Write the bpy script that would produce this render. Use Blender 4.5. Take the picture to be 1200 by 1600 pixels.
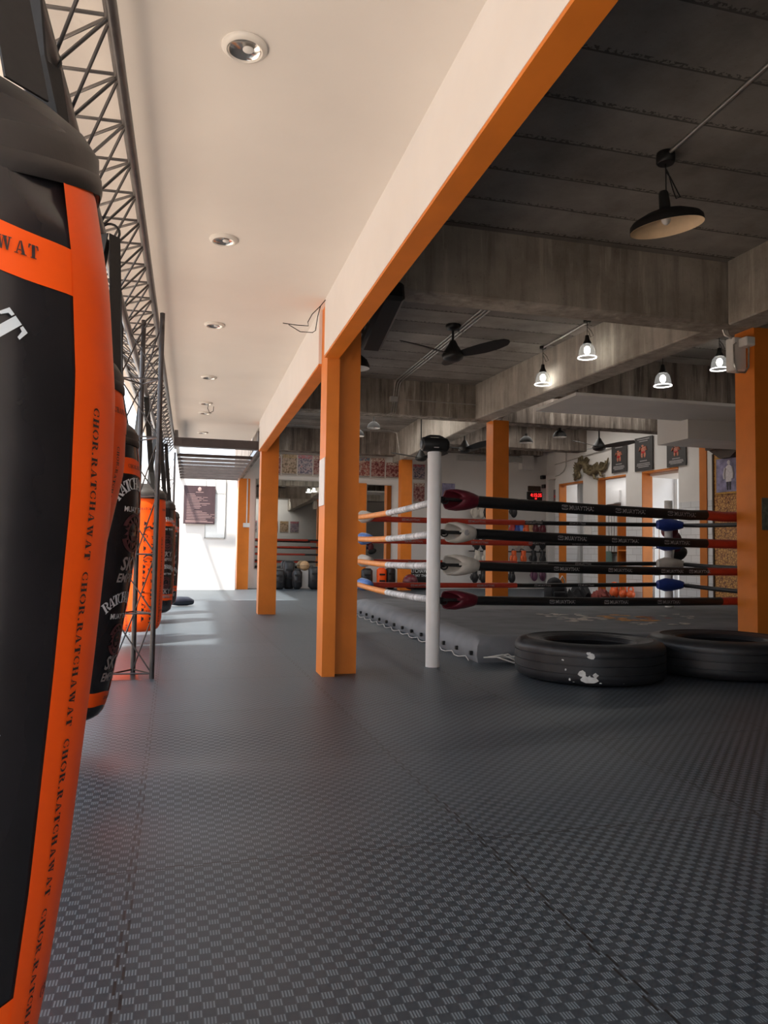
import bpy, math, random
from mathutils import Vector, Matrix
random.seed(7)
PI = math.pi
S = bpy.context.scene
COL = S.collection
for o in list(bpy.data.objects):
    bpy.data.objects.remove(o)

# ------------------------------------------------------------------ camera
H, YAW, PITCH, ROLL, FPX = 0.85, 0.252369, 0.053995, 0.014, 1170.0
_w = Vector((math.sin(YAW)*math.cos(PITCH), math.cos(YAW)*math.cos(PITCH), math.sin(PITCH)))
_r0 = Vector((math.cos(YAW), -math.sin(YAW), 0)); _u0 = _r0.cross(_w)
_r = _r0*math.cos(ROLL) + _u0*math.sin(ROLL); _u = _u0*math.cos(ROLL) - _r0*math.sin(ROLL)
cd = bpy.data.cameras.new('camera'); cam = bpy.data.objects.new('camera', cd); COL.objects.link(cam)
cd.sensor_fit = 'VERTICAL'; cd.sensor_height = 36.0; cd.lens = FPX/1600*36.0
cd.clip_start = 0.03; cd.clip_end = 200
M = Matrix((( _r.x, _u.x, -_w.x, 0), (_r.y, _u.y, -_w.y, 0), (_r.z, _u.z, -_w.z, H), (0, 0, 0, 1)))
cam.matrix_world = M
S.camera = cam

def at(px, py, Y):
    """the point of the world plane y = Y seen at a pixel of the 1200x1600 frame"""
    d = _r*((px-600)/FPX) - _u*((py-800)/FPX) + _w
    return Vector((0, 0, H)) + d*(Y/d.y)

# ------------------------------------------------------------------ sky, sun, exposure
W = bpy.data.worlds.new('sky'); S.world = W; W.use_nodes = True
_bg = W.node_tree.nodes['Background']
_bg.inputs[0].default_value = (0.78, 0.88, 1.0, 1); _bg.inputs[1].default_value = 1.15
sd = bpy.data.lights.new('sun', 'SUN'); sd.energy = 5.0; sd.angle = math.radians(3.0); sd.color = (1.0, 0.93, 0.82)
sun = bpy.data.objects.new('sun', sd); COL.objects.link(sun)
_sd = Vector((-0.34, -0.26, 0.90)).normalized()
sun.rotation_euler = _sd.to_track_quat('Z', 'Y').to_euler(); sun.location = (-6, -6, 12)
S.view_settings.view_transform = 'Standard'; S.view_settings.look = 'None'
S.view_settings.gamma = 1.0; S.view_settings.use_curve_mapping = False
S.view_settings.exposure = 1.5
for nm, lc, sx_, sy_, pw in (('fill_rear', (6.7, 12.9, 3.62), 2.6, 3.0, 22), ('fill_rear_left', (2.9, 13.6, 3.62), 2.4, 3.0, 20), ('fill_right', (7.9, 7.2, 3.38), 2.0, 2.0, 1.5)):  # area fills added to brighten the rear and right, not real skylights
    ld = bpy.data.lights.new(nm, 'AREA'); ld.shape = 'RECTANGLE'; ld.size = sx_; ld.size_y = sy_; ld.energy = pw; ld.color = (1.0, .95, .88)
    lo_ = bpy.data.objects.new(nm, ld); COL.objects.link(lo_); lo_.location = lc

ld = bpy.data.lights.new('fill_wall_back', 'AREA'); ld.shape = 'RECTANGLE'; ld.size = 3.0; ld.size_y = .15; ld.energy = 11; ld.color = (1.0, .95, .88)  # added fill on the back wall so the mirrors show it brighter
lo_ = bpy.data.objects.new('fill_wall_back', ld); COL.objects.link(lo_); lo_.location = (3.0, -1.9, 3.25)
lo_.rotation_euler = Vector((0, .75, .66)).to_track_quat('Z', 'Y').to_euler()
# ------------------------------------------------------------------ materials
class NT:
    def __init__(s, name):
        s.m = bpy.data.materials.new(name); s.m.use_nodes = True
        s.t = s.m.node_tree; s.b = s.t.nodes['Principled BSDF']
    def n(s, typ, **kw):
        nd = s.t.nodes.new(typ)
        for k, v in kw.items(): setattr(nd, k, v)
        return nd
    def l(s, a, b): s.t.links.new(a, b)
    def math(s, op, a, b=None, c=None):
        nd = s.n('ShaderNodeMath', operation=op)
        for i, v in enumerate((a, b, c)):
            if v is None: continue
            if isinstance(v, (int, float)): nd.inputs[i].default_value = v
            else: s.l(v, nd.inputs[i])
        return nd.outputs[0]
    def mix(s, f, a, b):
        nd = s.n('ShaderNodeMix', data_type='RGBA')
        for sock, v in ((nd.inputs[0], f), (nd.inputs[6], a), (nd.inputs[7], b)):
            if isinstance(v, (int, float)): sock.default_value = v
            elif isinstance(v, tuple): sock.default_value = (*v[:3], 1)
            else: s.l(v, sock)
        return nd.outputs[2]
    def noise(s, vec, scale, detail=4, rough=.55):
        nd = s.n('ShaderNodeTexNoise'); nd.inputs['Scale'].default_value = scale
        nd.inputs['Detail'].default_value = detail; nd.inputs['Roughness'].default_value = rough
        if vec is not None: s.l(vec, nd.inputs['Vector'])
        return nd.outputs['Fac']
    def ramp(s, f, *stops):
        nd = s.n('ShaderNodeValToRGB'); e = nd.color_ramp.elements
        while len(e) > 1: e.remove(e[-1])
        for i, (p, c) in enumerate(stops):
            el = e[0] if i == 0 else e.new(p)
            el.position = p; el.color = (*c, 1) if isinstance(c, tuple) else (c, c, c, 1)
        s.l(f, nd.inputs[0]); return nd.outputs[0]
    def mapping(s, src='Object', scale=(1, 1, 1), rot=(0, 0, 0), loc=(0, 0, 0)):
        tc = s.n('ShaderNodeTexCoord'); mp = s.n('ShaderNodeMapping')
        s.l(tc.outputs[src], mp.inputs[0])
        mp.inputs['Scale'].default_value = scale; mp.inputs['Rotation'].default_value = rot; mp.inputs['Location'].default_value = loc
        return mp.outputs[0]
    def bump(s, h, strength=.3, dist=.01):
        nd = s.n('ShaderNodeBump'); nd.inputs['Strength'].default_value = strength; nd.inputs['Distance'].default_value = dist
        s.l(h, nd.inputs['Height']); s.l(nd.outputs[0], s.b.inputs['Normal'])

MATS = {}
def mat(name, c, rough=.5, metal=0., var=.12, scale=9., spec=.5, emit=0., trans=0., bump=0., coat=0.):
    if name in MATS: return MATS[name]
    t = NT(name); b = t.b
    if var:
        v = t.mapping(); f = t.noise(v, scale, 5)
        d = tuple(max(0, x*(1-var)) for x in c); u = tuple(min(1, x*(1+var)) for x in c)
        t.l(t.mix(t.ramp(f, (.3, 0.), (.7, 1.)), d, u), b.inputs['Base Color'])
        if bump: t.bump(f, bump, .01)
    else: b.inputs['Base Color'].default_value = (*c, 1)
    b.inputs['Roughness'].default_value = rough; b.inputs['Metallic'].default_value = metal
    b.inputs['Specular IOR Level'].default_value = spec
    b.inputs['Coat Weight'].default_value = coat
    if emit: b.inputs['Emission Color'].default_value = (*c, 1); b.inputs['Emission Strength'].default_value = emit
    if trans: b.inputs['Transmission Weight'].default_value = trans
    MATS[name] = t.m; return t.m

def concrete(name, base, dark, light, streak=True, plank=False, flat=False):
    t = NT(name); v = t.mapping()
    f1 = t.noise(v, 1.3, 8, .62)
    c = t.ramp(f1, (.30, dark), (.5, base), (.72, light))
    f3 = t.noise(v, 38, 3, .6)
    c = t.mix(t.ramp(f3, (.62, 0.), (.75, .35)), c, tuple(x*.45 for x in dark))
    if streak:
        vs = t.mapping(scale=(5.5, 5.5, .45)); f2 = t.noise(vs, 1.6, 7, .65)
        k_ = 1.0 if streak is True else float(streak)
        c = t.mix(t.ramp(f2, (.50, 0.), (.62, .75*k_)), c, tuple(x*.42 for x in dark))
        c = t.mix(t.ramp(f2, (.36, .8*k_), (.43, 0.)), c, tuple(min(1, x*1.35) for x in light))
    h = f1
    if plank:
        sp = t.n('ShaderNodeSeparateXYZ'); t.l(t.mapping(), sp.inputs[0])
        w = t.noise(t.mapping(scale=(.5, 2.5, 1)), 1.2, 3)
        y = t.math('ADD', sp.outputs[1], t.math('MULTIPLY', w, .05))
        u = t.math('DIVIDE', y, .415)
        fr = t.math('FRACT', u); wn = t.n('ShaderNodeTexWhiteNoise', noise_dimensions='1D'); t.l(t.math('FLOOR', u), wn.inputs['W'])
        c = t.mix(t.math('MULTIPLY', wn.outputs[0], .55), c, tuple(x*.6 for x in dark))
        edge = t.math('MAXIMUM', t.math('LESS_THAN', fr, .035), t.math('MULTIPLY', t.math('GREATER_THAN', fr, .93), t.math('GREATER_THAN', f3, .52)))
        c = t.mix(t.math('MULTIPLY', edge, .7), c, tuple(x*.25 for x in dark))
        h = t.math('SUBTRACT', f1, t.math('MULTIPLY', edge, .6))
    t.l(c, t.b.inputs['Base Color']); t.b.inputs['Roughness'].default_value = .88
    t.b.inputs['Specular IOR Level'].default_value = .25
    t.bump(h, .5, .03)
    MATS[name] = t.m; return t.m

def mat_floor():
    t = NT('foam_mat'); b = t.b
    v = t.mapping(rot=(0, 0, math.radians(-1.2)))
    sp = t.n('ShaderNodeSeparateXYZ'); t.l(v, sp.inputs[0])
    u = t.math('ADD', sp.outputs[0], .072); w = t.math('SUBTRACT', sp.outputs[1], 2.13)
    c = .0245
    cu = t.math('DIVIDE', u, c); cw = t.math('DIVIDE', w, c)
    fu = t.math('FLOOR', cu); fw = t.math('FLOOR', cw)
    chk = t.math('ABSOLUTE', t.math('MODULO', t.math('ADD', fu, fw), 2.0))
    st = t.math('FRACT', t.math('MULTIPLY', cu, 4.0))
    stripe = t.math('MULTIPLY', t.math('GREATER_THAN', st, .5), t.math('LESS_THAN', t.math('ABSOLUTE', t.math('SUBTRACT', t.math('FRACT', cw), .5)), .42))
    rib = t.math('MULTIPLY', chk, stripe)
    # interlocking seams every metre
    def seam(a, bb):
        tri = t.math('PINGPONG', bb, .05)
        tooth = t.math('MULTIPLY', t.math('GREATER_THAN', tri, .025), .014)
        k = t.math('FRACT', t.math('ADD', t.math('DIVIDE', t.math('ADD', a, tooth), .985), .5))
        return t.math('LESS_THAN', t.math('ABSOLUTE', t.math('SUBTRACT', k, .5)), .0032)
    sm = t.math('MAXIMUM', seam(u, w), seam(w, u))
    tu = t.math('FLOOR', t.math('DIVIDE', u, .985)); tw = t.math('FLOOR', t.math('DIVIDE', w, .985))
    cv = t.n('ShaderNodeCombineXYZ'); t.l(tu, cv.inputs[0]); t.l(tw, cv.inputs[1])
    wn = t.n('ShaderNodeTexWhiteNoise', noise_dimensions='2D'); t.l(cv.outputs[0], wn.inputs['Vector'])
    base = t.mix(wn.outputs[0], (.019, .027, .036), (.038, .049, .062))
    dust = t.ramp(t.noise(t.mapping(), .9, 6, .6), (.42, 0.), (.75, .35))
    base = t.mix(dust, base, (.060, .071, .084))
    col = t.mix(rib, base, (.135, .168, .195))
    col = t.mix(t.math('MULTIPLY', t.math('SUBTRACT', chk, rib), .5), col, (.055, .068, .083))
    sc = t.ramp(t.noise(t.mapping(), 2.3, 8, .75), (.70, 0.), (.76, .25))
    col = t.mix(sc, col, (.3, .3, .31))
    col = t.mix(sm, col, (.012, .012, .014))
    t.l(col, b.inputs['Base Color'])
    b.inputs['Roughness'].default_value = .44; b.inputs['Specular IOR Level'].default_value = .5
    h = t.math('SUBTRACT', t.math('MULTIPLY', rib, .5), t.math('MULTIPLY', sm, 2.0))
    t.bump(h, .6, .003)
    MATS['foam_mat'] = t.m; return t.m

def mat_poster(name, stops, header, seed):
    t = NT(name)
    g = t.mapping('Generated'); sp = t.n('ShaderNodeSeparateXYZ'); t.l(g, sp.inputs[0])
    f = t.noise(t.mapping('Object', loc=(seed*3.1, seed*1.7, seed), scale=(1, 1, 1)), 21, 5, .7)
    c = t.ramp(f, *stops)
    hz = t.math('GREATER_THAN', sp.outputs[2], .82)
    f2 = t.noise(t.mapping('Object', scale=(1.6, 1, 1), loc=(0, 0, seed)), 30, 2, .5)
    c = t.mix(t.math('MULTIPLY', hz, t.math('GREATER_THAN', f2, .5)), c, header)
    lz = t.math('LESS_THAN', sp.outputs[2], .1)
    rows = t.math('GREATER_THAN', t.math('FRACT', t.math('MULTIPLY', sp.outputs[2], 30)), .5)
    c = t.mix(lz, c, t.mix(rows, (.03, .02, .02), (.55, .5, .45)))
    ex = t.math('GREATER_THAN', t.math('ABSOLUTE', t.math('SUBTRACT', sp.outputs[0], .5)), .47)
    ez = t.math('GREATER_THAN', t.math('ABSOLUTE', t.math('SUBTRACT', sp.outputs[2], .5)), .48)
    c = t.mix(t.math('MAXIMUM', ex, ez), c, (.6, .55, .5))
    t.l(c, t.b.inputs['Base Color']); t.b.inputs['Roughness'].default_value = .35
    MATS[name] = t.m; return t.m

def mat_tile():
    t = NT('white_tile'); b = t.b
    br = t.n('ShaderNodeTexBrick'); t.l(t.mapping(), br.inputs['Vector'])
    sp = t.n('ShaderNodeSeparateXYZ'); t.l(t.mapping(), sp.inputs[0])
    cv = t.n('ShaderNodeCombineXYZ'); t.l(sp.outputs[0], cv.inputs[0]); t.l(sp.outputs[2], cv.inputs[1]); t.l(cv.outputs[0], br.inputs['Vector'])
    br.inputs['Color1'].default_value = (.70, .71, .72, 1); br.inputs['Color2'].default_value = (.64, .65, .67, 1); br.inputs['Mortar'].default_value = (.42, .42, .42, 1)
    br.inputs['Scale'].default_value = 1; br.inputs['Brick Width'].default_value = .25; br.inputs['Row Height'].default_value = .125; br.inputs['Mortar Size'].default_value = .004
    t.l(br.outputs['Color'], b.inputs['Base Color']); b.inputs['Roughness'].default_value = .18
    t.bump(br.outputs['Fac'], -.2, .004)
    MATS['white_tile'] = t.m; return t.m

def mat_gold():
    t = NT('gold_pattern'); v = t.mapping()
    vo = t.n('ShaderNodeTexVoronoi', feature='DISTANCE_TO_EDGE'); vo.inputs['Scale'].default_value = 22; t.l(v, vo.inputs['Vector'])
    f = t.noise(v, 24, 6, .7)
    k = t.math('ADD', t.math('MULTIPLY', vo.outputs['Distance'], 1.8), t.math('SUBTRACT', f, .5))
    t.l(t.ramp(k, (.02, (.12, .035, .01)), (.14, (.40, .16, .04)), (.4, (.60, .32, .08))), t.b.inputs['Base Color'])
    t.b.inputs['Roughness'].default_value = .4; MATS['gold_pattern'] = t.m

mat_floor(); mat_tile(); mat_gold()
concrete('slab_concrete', (.37, .34, .31), (.21, .19, .17), (.52, .48, .44), streak=False, plank=True)
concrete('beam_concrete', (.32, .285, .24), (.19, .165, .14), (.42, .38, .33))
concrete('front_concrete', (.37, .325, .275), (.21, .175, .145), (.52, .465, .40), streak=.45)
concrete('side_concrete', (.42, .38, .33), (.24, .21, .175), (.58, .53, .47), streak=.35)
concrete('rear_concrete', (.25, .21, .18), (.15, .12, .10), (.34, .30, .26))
mat('plaster', (.83, .785, .735), .75, var=.03, scale=1.5, spec=.2)
mat('fascia_white', (.82, .78, .74), .7, var=.03, scale=2, spec=.2)
mat('wall_white', (.74, .72, .70), .6, var=.05, scale=1.6, spec=.3)
mat('orange_paint', (.72, .205, .022), .5, var=.08, scale=4, spec=.35)
mat('orange_dark', (.55, .17, .025), .5, var=.1, scale=4, spec=.35)
mat('ground', (.57, .475, .40), .85, var=.12, scale=.8)
mat('yard_wall', (.72, .55, .40), .85, var=.08, scale=.7)
mat('steel_dark', (.065, .06, .062), .33, .55, var=.2, scale=20)
mat('steel_paint', (.10, .092, .09), .35, .35, var=.2, scale=14)
mat('pergola_brown', (.055, .042, .04), .5, .1, var=.15)
mat('bag_black', (.016, .015, .017), .24, var=.25, scale=5, spec=.5, bump=.15)
mat('cap_black', (.022, .019, .018), .5, var=.3, scale=7, bump=.25)
mat('strap_black', (.012, .011, .011), .7, var=.2, scale=60)
mat('bag_orange', (1.0, .105, .008), .42, spec=.3, var=.06, scale=4, bump=.1)
mat('ink', (.025, .018, .02), .5, var=.1)
mat('ink_white', (.62, .68, .72), .5, var=.06)
mat('ink_grey', (.33, .31, .31), .5, var=.15)
mat('ink_maroon', (.10, .03, .035), .5, var=.35, scale=50)
mat('white_pipe', (.78, .77, .76), .32, var=.04, scale=5)
mat('black_plastic', (.014, .014, .014), .42, var=.15, scale=30)
mat('rubber', (.020, .021, .024), .42, var=.35, scale=12, bump=.15)
mat('paint_chip', (.62, .63, .62), .7, var=.15, scale=40)
mat('canvas', (.16, .165, .175), .75, var=.22, scale=3.2, bump=.35)
mat('canvas_skirt', (.19, .195, .21), .7, var=.12, scale=5, bump=.2)
mat('print_white', (.66, .60, .53), .8, var=.35, scale=30)
mat('print_orange', (.75, .32, .08), .8, var=.4, scale=26)
mat('print_red', (.35, .06, .05), .8, var=.3, scale=26)
mat('cord_white', (.6, .58, .55), .8, var=.1)
mat('rope_black', (.012, .012, .013), .45, var=.25, scale=30)
mat('rope_red', (.50, .045, .02), .5, var=.12, scale=20)
mat('rope_orange', (.85, .30, .06), .5, var=.12, scale=20)
mat('tape_grey', (.50, .50, .51), .45, var=.75, scale=14)
mat('pad_maroon', (.12, .012, .022), .38, var=.2, scale=12, bump=.15)
mat('pad_white', (.62, .57, .50), .5, var=.15, scale=9, bump=.15)
mat('pad_blue', (.02, .05, .28), .4, var=.2, scale=9)
mat('pad_sky', (.12, .25, .62), .4, var=.3, scale=20)
mat('pad_black', (.018, .018, .02), .42, var=.25, scale=10, bump=.1)
mat('pad_red', (.42, .02, .02), .4, var=.2)
mat('pad_purple', (.14, .05, .10), .45, var=.2)
mat('pad_tan', (.52, .33, .17), .6, var=.2)
mat('chrome', (.7, .7, .72), .18, 1.0, var=.05)
mat('conduit', (.55, .53, .50), .35, .8, var=.15, scale=20)
mat('box_grey', (.45, .44, .42), .5, var=.08)
mat('box_white', (.75, .73, .70), .5, var=.05)
mat('panel_grey', (.16, .15, .155), .45, var=.1)
mat('sign_board', (.055, .030, .036), .5, var=.15, scale=6)
mat('sign_text', (.45, .30, .29), .6, var=.1)
mat('banner_grey', (.045, .042, .042), .5, var=.1)
mat('flesh_red', (.45, .16, .10), .6, var=.4, scale=40)
mat('bronze', (.16, .125, .07), .5, .3, var=.6, scale=28, bump=.6)
mat('shade_brown', (.011, .0095, .009), .6, .0, var=.15)
mat('shade_cream', (.90, .68, .44), .55, var=.08)
mat('shade_white', (.85, .84, .82), .45, var=.03)
mat('bulb_off', (.75, .74, .72), .25, var=.03)
mat('bulb_lit', (1.0, .93, .82), .4, var=0, emit=9)
mat('rim_glow', (1.0, .98, .95), .4, var=0, emit=1.3)  # emission paints the glass rim bright around the bulb
mat('led_red', (1.0, .02, .02), .4, var=0, emit=.9)
mat('downlight_rim', (.72, .68, .62), .3, var=.04)
mat('reflector', (.75, .73, .70), .16, .9, var=.1, scale=40)
mat('cloth_black', (.013, .013, .016), .85, var=.3, scale=14, bump=.4)
mat('cloth_red', (.26, .055, .045), .85, var=.3, scale=12, bump=.4)
mat('cloth_grey', (.22, .18, .17), .85, var=.3, scale=12, bump=.4)
mat('kettlebell_orange', (.75, .12, .025), .4, var=.1)
mat('frosted', (.85, .87, .86), .3, var=.08, scale=60)
mat('photo_blue', (.24, .22, .36), .35, var=.55, scale=9)
mat('photo_white', (.66, .62, .66), .4, var=.15, scale=30)
mat('photo_dark', (.04, .035, .05), .4, var=.2)
mat('frame_gold', (.40, .22, .05), .35, .5, var=.3, scale=40)
mat('wood_dark', (.05, .028, .018), .5, var=.3, scale=12)
mat('paper', (.68, .66, .64), .7, var=.06, scale=30)
mat('teal', (.25, .42, .38), .5, var=.1)
mat('mirror', (.82, .84, .83), .015, 1.0, var=0)
mat('moss_stone', (.12, .125, .09), .85, var=.6, scale=22, bump=.5)
_g = NT('clear_glass'); _g.b.inputs['Emission Color'].default_value = (1, .97, .93, 1); _g.b.inputs['Emission Strength'].default_value = .02; _g.b.inputs['Transmission Weight'].default_value = 1; _g.b.inputs['Roughness'].default_value = .03
_g.b.inputs['Base Color'].default_value = (.95, .97, .96, 1); _g.b.inputs['IOR'].default_value = 1.12; MATS['clear_glass'] = _g.m  # faint emission stands in for bulb light caught in the glass
for i, (st, hd) in enumerate([
    (((.3, (.02, .012, .012)), (.48, (.22, .03, .03)), (.58, (.45, .30, .26)), (.7, (.10, .02, .02))), (.65, .55, .45)),
    (((.3, (.03, .025, .02)), (.46, (.20, .12, .06)), (.56, (.55, .42, .30)), (.7, (.25, .05, .03))), (.45, .30, .12)),
    (((.3, (.02, .02, .05)), (.45, (.10, .08, .14)), (.55, (.50, .42, .42)), (.68, (.35, .03, .06))), (.55, .10, .12)),
    (((.3, (.02, .015, .02)), (.45, (.30, .05, .04)), (.57, (.55, .40, .30)), (.7, (.05, .12, .18))), (.06, .16, .24))]):
    mat_poster('poster_%d' % i, st, hd, i+1)

# ------------------------------------------------------------------ mesh helpers
class MB:
    def __init__(s): s.v = []; s.f = []
    def add(s, vs, fs, m=None):
        k = len(s.v)
        s.v += [tuple((m @ Vector(p)) if m is not None else p) for p in vs]
        s.f += [tuple(k+i for i in f) for f in fs]; return s
    def box(s, x0, x1, y0, y1, z0, z1, m=None):
        return s.add([(x0,y0,z0),(x1,y0,z0),(x1,y1,z0),(x0,y1,z0),(x0,y0,z1),(x1,y0,z1),(x1,y1,z1),(x0,y1,z1)],
                     [(0,3,2,1),(4,5,6,7),(0,1,5,4),(1,2,6,5),(2,3,7,6),(3,0,4,7)], m)
    def rbox(s, x0, x1, y0, y1, z0, z1, r=.02, m=None):
        """box with chamfered edges all round"""
        a = [(x0,y0,z0,x1,y1,z1)]
        cx, cy, cz = (x0+x1)/2, (y0+y1)/2, (z0+z1)/2
        hx, hy, hz = (x1-x0)/2, (y1-y0)/2, (z1-z0)/2; r = min(r, hx*.95, hy*.95, hz*.95)
        vs = []; idx = {}
        for sx in (-1,1):
            for sy in (-1,1):
                for sz in (-1,1):
                    for k, (a_, b_, c_) in enumerate(((hx,hy-r,hz-r),(hx-r,hy,hz-r),(hx-r,hy-r,hz))):
                        idx[(sx,sy,sz,k)] = len(vs); vs.append((cx+sx*a_, cy+sy*b_, cz+sz*c_))
        fs = []
        g = lambda *q: idx[q]
        for q in (-1,1):
            f = [g(q,-1,-1,0),g(q,1,-1,0),g(q,1,1,0),g(q,-1,1,0)]; fs.append(tuple(f if q > 0 else f[::-1]))
            f = [g(-1,q,-1,1),g(-1,q,1,1),g(1,q,1,1),g(1,q,-1,1)]; fs.append(tuple(f if q > 0 else f[::-1]))
            f = [g(-1,-1,q,2),g(1,-1,q,2),g(1,1,q,2),g(-1,1,q,2)]; fs.append(tuple(f if q > 0 else f[::-1]))
        for a_ in (-1,1):
            for b_ in (-1,1):
                f = [g(a_,b_,-1,0),g(a_,b_,-1,1),g(a_,b_,1,1),g(a_,b_,1,0)]; fs.append(tuple(f if a_*b_ > 0 else f[::-1]))
                f = [g(a_,-1,b_,0),g(a_,1,b_,0),g(a_,1,b_,2),g(a_,-1,b_,2)]; fs.append(tuple(f if a_*b_ > 0 else f[::-1]))
                f = [g(-1,a_,b_,1),g(-1,a_,b_,2),g(1,a_,b_,2),g(1,a_,b_,1)]; fs.append(tuple(f if a_*b_ > 0 else f[::-1]))
        for sx in (-1,1):
            for sy in (-1,1):
                for sz in (-1,1):
                    f = (g(sx,sy,sz,0),g(sx,sy,sz,1),g(sx,sy,sz,2)); fs.append(f if sx*sy*sz > 0 else f[::-1])
        return s.add(vs, fs, m)
    def lathe(s, prof, n=32, m=None, a0=0., a1=2*PI):
        """prof: (r, z) pairs, bottom to top outside; revolved about z"""
        full = abs(a1-a0-2*PI) < 1e-6; k = n if full else n+1
        vs = [(r*math.cos(a0+(a1-a0)*i/n), r*math.sin(a0+(a1-a0)*i/n), z) for (r, z) in prof for i in range(k)]
        fs = []
        for j in range(len(prof)-1):
            for i in range(n):
                a = j*k+i; b = j*k+(i+1) % k
                fs.append((a, b, b+k, a+k))
        return s.add(vs, fs, m)
    def cyl(s, p0, p1, r, n=12, r1=None):
        return s.tube([p0, p1], [r, r if r1 is None else r1], n)
    def tube(s, pts, r, n=10, cap=True, flat=1.0):
        pts = [Vector(p) for p in pts]; N = len(pts)
        rs = r if isinstance(r, (list, tuple)) else [r]*N
        t0 = (pts[1]-pts[0]).normalized()
        up = Vector((0,0,1)) if abs(t0.z) < .9 else Vector((0,1,0))
        a = t0.cross(up).normalized(); vs = []
        for i, p in enumerate(pts):
            t = (pts[min(i+1,N-1)]-pts[max(i-1,0)]).normalized()
            a = (a - t*a.dot(t)).normalized(); b = t.cross(a)
            for k in range(n):
                w = 2*PI*k/n; vs.append(tuple(p + a*(rs[i]*math.cos(w)) + b*(rs[i]*flat*math.sin(w))))
        fs = [(i*n+k, i*n+(k+1) % n, (i+1)*n+(k+1) % n, (i+1)*n+k) for i in range(N-1) for k in range(n)]
        if cap: fs += [tuple(range(n))[::-1], tuple((N-1)*n+k for k in range(n))]
        return s.add(vs, fs)
    def ball(s, c, rx, ry, rz, n=16, k=10, m=None):
        vs = []; fs = []
        for j in range(k+1):
            th = PI*j/k
            for i in range(n):
                ph = 2*PI*i/n
                vs.append((c[0]+rx*math.sin(th)*math.cos(ph), c[1]+ry*math.sin(th)*math.sin(ph), c[2]-rz*math.cos(th)))
        for j in range(k):
            for i in range(n): fs.append((j*n+i, j*n+(i+1) % n, (j+1)*n+(i+1) % n, (j+1)*n+i))
        return s.add(vs, fs, m)
    def prism(s, poly, y0, y1, m=None):
        """poly in (x, z), extruded from y0 (front) to y1"""
        n = len(poly)
        vs = [(x, y0, z) for x, z in poly] + [(x, y1, z) for x, z in poly]
        fs = [tuple(range(n)), tuple(range(2*n-1, n-1, -1))] + [((i+1) % n, i, n+i, n+(i+1) % n) for i in range(n)]
        return s.add(vs, fs, m)
    def build(s, name, material, parent=None, smooth=35, world=False):
        me = bpy.data.meshes.new(name)
        vs = s.v
        if parent is not None and world:
            l = parent.location; vs = [(x-l.x, y-l.y, z-l.z) for x, y, z in vs]
        me.from_pydata(vs, [], s.f); me.validate()
        import bmesh
        b = bmesh.new(); b.from_mesh(me)
        bmesh.ops.remove_doubles(b, verts=b.verts, dist=1e-6)
        bmesh.ops.recalc_face_normals(b, faces=b.faces); b.to_mesh(me); b.free()
        me.materials.append(MATS[material])
        if smooth:
            me.shade_smooth(); me.set_sharp_from_angle(angle=math.radians(smooth))
        o = bpy.data.objects.new(name, me); COL.objects.link(o)
        if parent is not None: o.parent = parent
        return o

def tag(o, label, cat, group=None):
    o['label'] = label; o['category'] = cat
    if group: o['group'] = group
    return o
def thing(name, label, cat, loc=(0,0,0), rz=0., group=None):
    o = bpy.data.objects.new(name, None); COL.objects.link(o); o.empty_display_size = .1
    o.location = loc; o.rotation_euler = (0, 0, rz); return tag(o, label, cat, group)
def struct(name, mb, m, smooth=0, parent=None):
    o = mb.build(name, m, parent, smooth)
    if parent is None: o['kind'] = 'structure'
    return o
def recenter(o):
    """put a single-mesh thing's origin at its base"""
    vs = [v.co for v in o.data.vertices]
    c = Vector((sum(v.x for v in vs)/len(vs), sum(v.y for v in vs)/len(vs), min(v.z for v in vs)))
    for v in o.data.vertices: v.co -= c
    o.location = c; return o
def dup(root, loc=None, rz=None, label=None, group=None):
    r = root.copy(); COL.objects.link(r)
    if loc is not None: r.location = loc
    if rz is not None: r.rotation_euler = (0, 0, rz)
    if label: r['label'] = label
    if group: r['group'] = group
    for ch in root.children:
        c = ch.copy(); COL.objects.link(c); c.parent = r
        for g in ch.children:
            d = g.copy(); COL.objects.link(d); d.parent = c
    return r
def rotm(axis, deg, loc=(0,0,0)):
    return Matrix.Translation(loc) @ Matrix.Rotation(math.radians(deg), 4, axis)

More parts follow.
